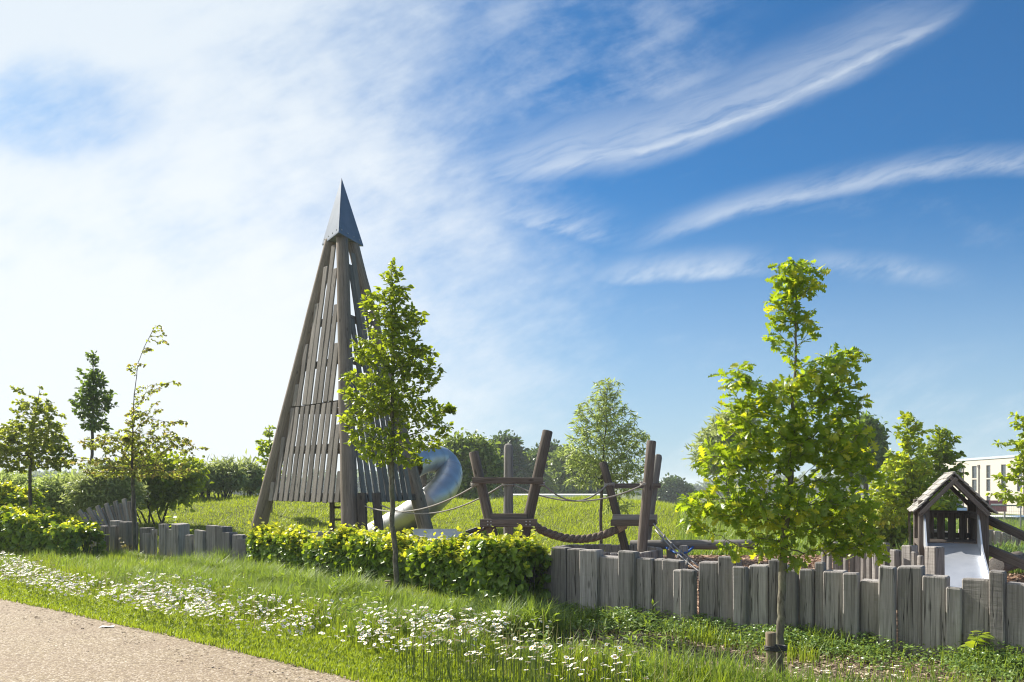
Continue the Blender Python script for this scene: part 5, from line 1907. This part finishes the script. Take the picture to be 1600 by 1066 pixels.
DV, DFc, DM = daisy_template()
REG = [  # heads: pixel region (x0,x1 and y range as lines), count
    (0, 130, (866, 902), (905, 935), 430), (60, 330, (900, 920), (958, 962), 680), (200, 330, (893, 900), (955, 962), 320), (0, 60, (858, 878), (905, 915), 180),
    (300, 480, (925, 935), (985, 1000), 200), (360, 500, (915, 950), (960, 985), 60), (560, 860, (948, 962), (1010, 1035), 280), (640, 790, (945, 955), (985, 990), 170), (560, 700, (935, 960), (990, 1005), 60),
    (700, 1000, (985, 990), (1050, 1060), 75), (820, 1010, (1000, 1010), (1062, 1066), 60), (430, 640, (985, 1000), (1030, 1045), 22), (1090, 1220, (1035, 1045), (1062, 1066), 22), (1240, 1420, (1034, 1040), (1062, 1068), 34),
       (0, 620, (868, 945), (938, 1020), 190), (300, 640, (905, 945), (975, 1010), 90)]
heads = []
for x0, x1, (ya0, ya1), (yb0, yb1), c in REG:
    for _ in range(c):
        s = rng.random()
        px = x0 + (x1 - x0) * s
        lo, hi = ya0 + (ya1 - ya0) * s, yb0 + (yb1 - yb0) * s
        py = lo + (hi - lo) * rng.random()
        z = rng.uniform(0.24, 0.48)
        if px > 1050:
            z = rng.uniform(0.06, 0.16)
        d = (EYE - z) * F / (py - HZ)
        x = (px - 800) / F * d
        tt, n_ = np.dot((x, d), T2), np.dot((x, d), N2)
        if n_ < n_path(tt) + 0.15:
            z *= 0.6
            d = (EYE - z) * F / (py - HZ); x = (px - 800) / F * d
            tt, n_ = np.dot((x, d), T2), np.dot((x, d), N2)
        if n_path(tt) + 0.12 < n_ < n_fence(tt) - 0.15:
            heads.append((x, d, z))
heads.sort(key=lambda q: q[1])
heads = np.array(heads)
NSOLO = min(300, len(heads))
sv, sf = tube_mesh([(0, 0, -0.35), (0.01, 0.004, -0.15), (0, 0, -0.004)], 0.0022, 4)
variants = []
for k in range(8):
    s = rng.uniform(0.032, 0.047)
    tl = Matrix.Rotation(rng.uniform(0.0, 0.9), 3, 'Y')
    hv = (DV * s) @ np.array(tl).T
    mb = MB()
    mb.v, mb.f, mb.m, mb.n = [hv], [DFc], [DM], len(hv)
    mb.add(sv, sf, 2)
    me = mb.mesh('daisy', (M['petal'], M['eye'], M['stem']))
    variants.append((me, hv))
for i in range(NSOLO):
    x, y, z = heads[i]
    o = bpy.data.objects.new('daisy', variants[int(rng.integers(8))][0])
    COL.objects.link(o)
    o.location = (x, y, z)
    az = rng.normal(math.radians(120), 0.9)     # most heads lean to the light
    o.rotation_euler = (0, 0, az)
    s = z / 0.35
    o.scale = (1, 1, max(0.35, s))
    px_, py_ = 800 + x / y * F, HZ + (EYE - z) / y * F
    if px_ > 1050:
        lb, gp = 'low white daisy on the mulch bed by the foot of the staked oak', 'daisies on the mulch bed by the oak'
    elif py_ > 1008:
        lb, gp = 'white oxeye daisy in the grass at the bottom edge right of the path', 'daisies along the bottom of the view'
    elif px_ > 520:
        lb, gp = 'white oxeye daisy in the thick drift just below the middle hedge', 'daisies below the middle hedge'
    else:
        lb, gp = 'white oxeye daisy in the long drift on the verge below the left fence', 'daisies below the left fence'
    tag(o, lb, 'daisy', gp)
rest = heads[NSOLO:]
mb = MB()
for x, y, z in rest:
    hv = variants[int(rng.integers(8))][1]
    a = rng.uniform(0, 6.28)
    R = np.array([[math.cos(a), -math.sin(a), 0], [math.sin(a), math.cos(a), 0], [0, 0, 1]])
    mb.v.append(hv @ R.T + np.array([x, y, z])); mb.f.append(DFc + mb.n); mb.m.append(DM); mb.n += len(hv)
stuff(mb.obj('daisies', (M['petal'], M['eye'])), 'drift of far smaller daisies along the left verge', 'daisies')

# white flowers in the border behind the playhouse
k = 160
p = np.stack([rng.uniform(8.6, 11.6, k), rng.uniform(14.6, 17.2, k)], 1)
z = rng.uniform(0.25, 0.62, k)
mb = MB()
for (x, y), zz_ in zip(p, z):
    hv = variants[int(rng.integers(8))][1] * 1.1
    mb.v.append(hv + np.array([x, y, zz_])); mb.f.append(DFc + mb.n); mb.m.append(DM); mb.n += len(hv)
stuff(mb.obj('border_flowers', (M['petal'], M['eye'])), 'white flowers in the border right of the playhouse', 'flowers')
k = 2600
p = np.stack([rng.uniform(8.2, 12.5, k), rng.uniform(14.4, 17.6, k), np.zeros(k)], 1)
stuff(link('border_foliage', blades(p, rng.uniform(0.2, 0.55, k), 0.02 + 0.01 * rng.random(k), np.abs(rng.normal(.4, .3, k)), M['vinca_leaf'], 'border_foliage')), 'leafy border under the white flowers right of the playhouse', 'plants')

# loose grit and leaf bits along the path edge
k = 900
t_ = rng.uniform(-13.5, -4.0, k)
off_ = np.abs(rng.normal(0, 0.35, k)) + 0.01
p_ = t_[:, None] * T2 + (n_path(t_) - off_)[:, None] * N2
ok = in_view(p_)
p_ = p_[ok]; k = len(p_)
v_, f_ = scatter(chip, np.concatenate([p_, rng.uniform(.008, .014, (k, 1))], 1), norm(rng.normal(size=(k, 3)) * np.array([1, 1, .1])), rng.normal(0, .25, (k, 3)) + np.array([0, 0, 1.0]), rng.uniform(.012, .045, k))
stuff(link('path_litter', mesh_np('path_litter', v_, f_, (M['chip_b'],))), 'small bits of leaf and grit along the path edge', 'litter')

# scrap of paper on the path
pa = on_ground(167, 981)
lm = MB()
lm.add([(-.075, -.04, 0.0), (0.0, -.05, 0.012), (.08, -.03, 0.004), (.07, .045, .014), (0.0, .04, .004), (-.07, .035, .012)], [(0, 1, 4), (0, 4, 5), (1, 2, 3), (1, 3, 4)])
lo_p = lm.obj('paper_scrap', (M['litter'],), None, (pa.x, pa.y, 0.008))
tag(lo_p, 'white scrap of paper lying on the gravel path', 'litter')

# ------------------------------------------------------------------ buildings and the far right
def facade(name, label, A, B, zb, zt, cols, rows, depth, wall, frame_m, glass_m, cat='building', group=None, coping=True):
    """A building whose front runs from A to B (ground points); cols are (start, width) along it, rows (z0, z1)."""
    A, B = Vector((A[0], A[1], 0)), Vector((B[0], B[1], 0))
    L = (B - A).length
    yaw = math.atan2(B.y - A.y, B.x - A.x)
    root = thing(name, label, cat, (A.x, A.y, zb), group)
    root.rotation_euler = (0, 0, yaw)
    H = zt - zb
    xs_ = sorted({0.0, L} | {c[0] for c in cols} | {c[0] + c[1] for c in cols})
    zs_ = sorted({0.0, H} | {r[0] - zb for r in rows} | {r[1] - zb for r in rows})
    holes = [(c[0], c[0] + c[1], r[0] - zb, r[1] - zb) for c in cols for r in rows]
    wm = MB()
    for x0, x1 in zip(xs_[:-1], xs_[1:]):
        for z0, z1 in zip(zs_[:-1], zs_[1:]):
            cx, cz_ = (x0 + x1) / 2, (z0 + z1) / 2
            if any(h[0] < cx < h[1] and h[2] < cz_ < h[3] for h in holes):
                continue
            wm.quad((x0, 0, z0), (x1, 0, z0), (x1, 0, z1), (x0, 0, z1))
    rv_ = 0.22
    for x0, x1, z0, z1 in holes:
        wm.quad((x0, 0, z0), (x0, 0, z1), (x0, rv_, z1), (x0, rv_, z0))
        wm.quad((x1, 0, z0), (x1, rv_, z0), (x1, rv_, z1), (x1, 0, z1))
        wm.quad((x0, 0, z0), (x0, rv_, z0), (x1, rv_, z0), (x1, 0, z0))
        wm.quad((x0, 0, z1), (x1, 0, z1), (x1, rv_, z1), (x0, rv_, z1))
    wm.quad((0, 0, 0), (0, 0, H), (0, depth, H), (0, depth, 0))
    wm.quad((L, 0, 0), (L, depth, 0), (L, depth, H), (L, 0, H))
    wm.quad((0, depth, 0), (0, depth, H), (L, depth, H), (L, depth, 0))
    wm.quad((0, 0, H), (L, 0, H), (L, depth, H), (0, depth, H))
    wm.obj('wall', (wall,), root)
    for x0, x1, z0, z1 in holes:
        fm_ = MB()
        t_ = 0.07
        y0, y1 = rv_ - 0.10, rv_ - 0.02
        fm_.box((x0, y0, z0), (x0 + t_, y1, z1)); fm_.box((x1 - t_, y0, z0), (x1, y1, z1))
        fm_.box((x0 + t_, y0, z0), (x1 - t_, y1, z0 + t_)); fm_.box((x0 + t_, y0, z1 - t_), (x1 - t_, y1, z1))
        zm = z0 + (z1 - z0) * 0.42
        fm_.box((x0 + t_, y0 + .01, zm), (x1 - t_, y1 - .01, zm + t_))
        fr_ = fm_.obj('window', (frame_m,), root)
        gm = MB()
        gm.box((x0 + .01, rv_ - 0.045, z0 + .01), (x1 - .01, rv_ - 0.025, z1 - .01))
        gm.obj('pane', (glass_m,), fr_)
    if coping:
        cm_ = MB()
        cm_.box((-.12, -.12, H + .004), (L + .12, depth + .1, H + .34))
        cm_.obj('roof', (M['roofcap'],), root)
    return root


BA, BB = at(1432, 760, 142), at(1700, 760, 93)
L_ = (Vector((BB.x, BB.y, 0)) - Vector((BA.x, BA.y, 0))).length


def along(px):
    """Distance along the far facade at pixel column px."""
    k = (px - 800) / F
    a, b = Vector((BA.x, BA.y)), Vector((BB.x, BB.y))
    s = (k * a.y - a.x) / ((b.x - a.x) - k * (b.y - a.y))
    return s * L_


cols = []
for px0, px1 in ((1452, 1457), (1476, 1482), (1497, 1503), (1518.5, 1526), (1541, 1547.5), (1564, 1571.5), (1589, 1597), (1616, 1625), (1648, 1658)):
    cols.append((along(px0), along(px1) - along(px0)))
bld = facade('brick_building', 'long pale brick block with tall dark windows beyond the playhouse', (BA.x, BA.y), (BB.x, BB.y), -2.6, 5.55, cols,
             [(-1.35, 0.10), (0.90, 2.62), (2.80, 4.66)], 14.0, M['brick'], M['winframe'], M['glass'])
for px in (1529.5, 1505, 1600):
    s = along(px)
    dm = MB()
    dm.box((s, -0.14, 0.2), (s + 0.22, -0.004, 7.0)); dm.box((s - .1, -0.2, 7.0), (s + .32, -0.004, 7.4))
    dm.obj('downpipe', (M['pipe'],), bld)

CA, CB = at(806, 770, 66), at(948, 770, 66)
ccols = []
x = 2.2
while x < 6.9:
    ccols.append((x, 1.15)); x += 1.32
facade('low_pavilion', 'low white flat-roofed pavilion with teal glazing behind the mound', (CA.x, CA.y), (CB.x, CB.y), -2.2, 0.60, ccols, [(-1.4, 0.50)], 8.0, M['render'], M['winframe'], M['teal'], coping=False)
rf = MB()
pav = [o for o in bpy.data.objects if o.name.startswith('low_pavilion')][0]
rf.box((-0.3, -0.9, 2.805), (7.9, 8.3, 3.10))
rf.obj('roof', (M['white'],), pav)


def car(label, px, py_roof, d, yaw, paint, group):
    """A parked car: body, glasshouse, wheels."""
    o = at(px, py_roof, d)
    zb = o.z - 1.46
    root = thing('parked_car', label, 'car', (o.x, o.y, zb), group)
    root.rotation_euler = (0, 0, yaw)
    sec = [(-2.1, .32, .80), (-2.0, .28, .96), (-1.2, .26, 1.0), (0.9, .26, .98), (1.75, .28, .86), (2.1, .36, .66)]
    def loft(sec, wf, nm, mat, par):
        mb_ = MB()
        n_ = len(sec)
        vs = []
        for x, z0, z1 in sec:
            w_ = wf(x, z1)
            vs += [(x, -w_[0], z0), (x, -w_[0], z0 + (z1 - z0) * .6), (x, -w_[1], z1), (x, w_[1], z1), (x, w_[0], z0 + (z1 - z0) * .6), (x, w_[0], z0)]
        fs = []
        for i in range(n_ - 1):
            for k_ in range(6):
                a_, b_ = i * 6 + k_, i * 6 + (k_ + 1) % 6
                fs += [(a_, b_ + 6, b_), (a_, a_ + 6, b_ + 6)]
        for i, fl2 in ((0, 0), (n_ - 1, 1)):
            idx = [i * 6 + q for q in range(6)]
            for q in range(1, 5):
                fs.append((idx[0], idx[q], idx[q + 1]) if not fl2 else (idx[0], idx[q + 1], idx[q]))
        mb_.add(vs, fs)
        return mb_.obj(nm, (mat,), par, smooth=False)
    loft(sec, lambda x, z: (0.88, 0.82), 'body', paint, root)
    loft([(-1.85, .97, 1.0), (-1.35, .97, 1.38), (0.35, .97, 1.40), (1.15, .95, 0.99)], lambda x, z: (0.80, 0.62), 'windows', M['glass'], root)
    loft([(-1.40, 1.385, 1.42), (-1.0, 1.39, 1.46), (0.1, 1.39, 1.46), (0.42, 1.385, 1.42)], lambda x, z: (0.66, 0.58), 'roof_panel', paint, root)
    for x in (-1.3, 1.3):
        for sgn in (-1, 1):
            stick('wheel', base_of(root) @ Vector((x, sgn * 0.70, .31)), base_of(root) @ Vector((x, sgn * 0.90, .31)), ('r', 0.31, 14), M['black'], root)
    return root


car('silver car whose roof shows through the playhouse opening', 1478, 783, 58, 0.15, M['carpaint'], 'cars parked beyond the playhouse')
car('white car parked right of the playhouse behind the wire fence', 1572, 806, 46, -0.3, M['white'], 'cars parked beyond the playhouse')
car('blue-grey car parked at the right frame edge behind the wire fence', 1606, 806, 50, 0.2, flat_mat('blue_car_paint', (0.25, 0.36, 0.52), 0.3, 0.3), 'cars parked beyond the playhouse')

# temporary wire fence
wf = thing('wire_fence', 'galvanised wire mesh fence panel right of the playhouse', 'fence', (at(1600, 790, 27).x, 27.0, -0.1))
zt_, zb_ = EYE - 30 / F * 27, -0.15
xa, xb = at(1542, 790, 27).x, at(1700, 790, 27).x
for z in (zt_, 0.0):
    stick('rail', (xa, 27, z), (xb, 27, z), ('r', 0.024, 8), M['chain'], wf)
for x in np.linspace(xa, xb, 4):
    stick('upright', (x, 27, zb_), (x, 27, zt_ + .05), ('r', 0.026, 8), M['chain'], wf)
wm = MB()
for x in np.arange(xa + .05, xb, .06):
    wm.box((x - .0022 - wf.location.x, -.002, 0.1), (x + .0022 - wf.location.x, .002, zt_ - wf.location.z))
for z in np.arange(0.15, zt_, .2):
    wm.box((xa - wf.location.x, .003, z + .1), (xb - wf.location.x, .007, z + .104))
wmo = wm.obj('mesh_infill', (M['chain'],), wf)

# red site board and yellow barrier
sg = thing('site_board', 'faded red board on two posts right of the playhouse roof', 'sign', (at(1556, 810, 34).x, 34.0, -0.2))
sgm = MB()
sgm.box((-0.38, -.02, 0.72), (0.45, .02, 1.20))
sgm.obj('panel', (M['red'],), sg)
sgm = MB()
sgm.box((-.22, -.026, .96), (.30, -.022, 1.06))
sgm.obj('pale_band', (M['white'],), sg)
for x in (-.33, .40):
    stick('post', (sg.location.x + x, 34.05, -.3), (sg.location.x + x, 34.05, 1.2), ('b', .06, .06), M['greypole'], sg)
yb = thing('road_barrier', 'small yellow barrier beside the playhouse ramp', 'barrier', (at(1543, 825, 24).x, 24.0, 0))
stick('panel', (yb.location.x - .12, 24, .42), (yb.location.x + .14, 24, .42), ('b', .05, .42), M['amber'], yb)
for x in (-.1, .12):
    stick('foot', (yb.location.x + x, 24, 0), (yb.location.x + x, 24, .3), ('b', .05, .05), M['black'], yb)
rbar = thing('road_barrier', 'low red and white barrier seen between the crest bushes', 'barrier', (at(287, 768, 44).x, 44.0, 0))
for k in range(6):
    x = rbar.location.x - .48 + .17 * k
    stick('board', (x, 44, EYE - 8 / F * 44), (x + .168, 44, EYE - 8 / F * 44), ('b', .04, .2), M['red' if k % 2 else 'white'], rbar)
for x in (-.42, .5):
    stick('foot', (rbar.location.x + x, 44, float(height(rbar.location.x, 44))), (rbar.location.x + x, 44, 1.3), ('b', .06, .06), M['greypole'], rbar)

# ------------------------------------------------------------------ air
hm = bpy.data.materials.new('air')
hm.use_nodes = True
hn = hm.node_tree
hn.nodes.clear()
ho = hn.nodes.new('ShaderNodeOutputMaterial')
hv_ = hn.nodes.new('ShaderNodeVolumePrincipled')
hv_.inputs['Color'].default_value = (0.86, 0.92, 1.0, 1)
hv_.inputs['Density'].default_value = 0.0008
hn.links.new(hv_.outputs[0], ho.inputs['Volume'])
hb2 = MB()
hb2.box((-950, -70, -4.0), (950, 1600, 14.0))
stuff(hb2.obj('haze', (hm,)))
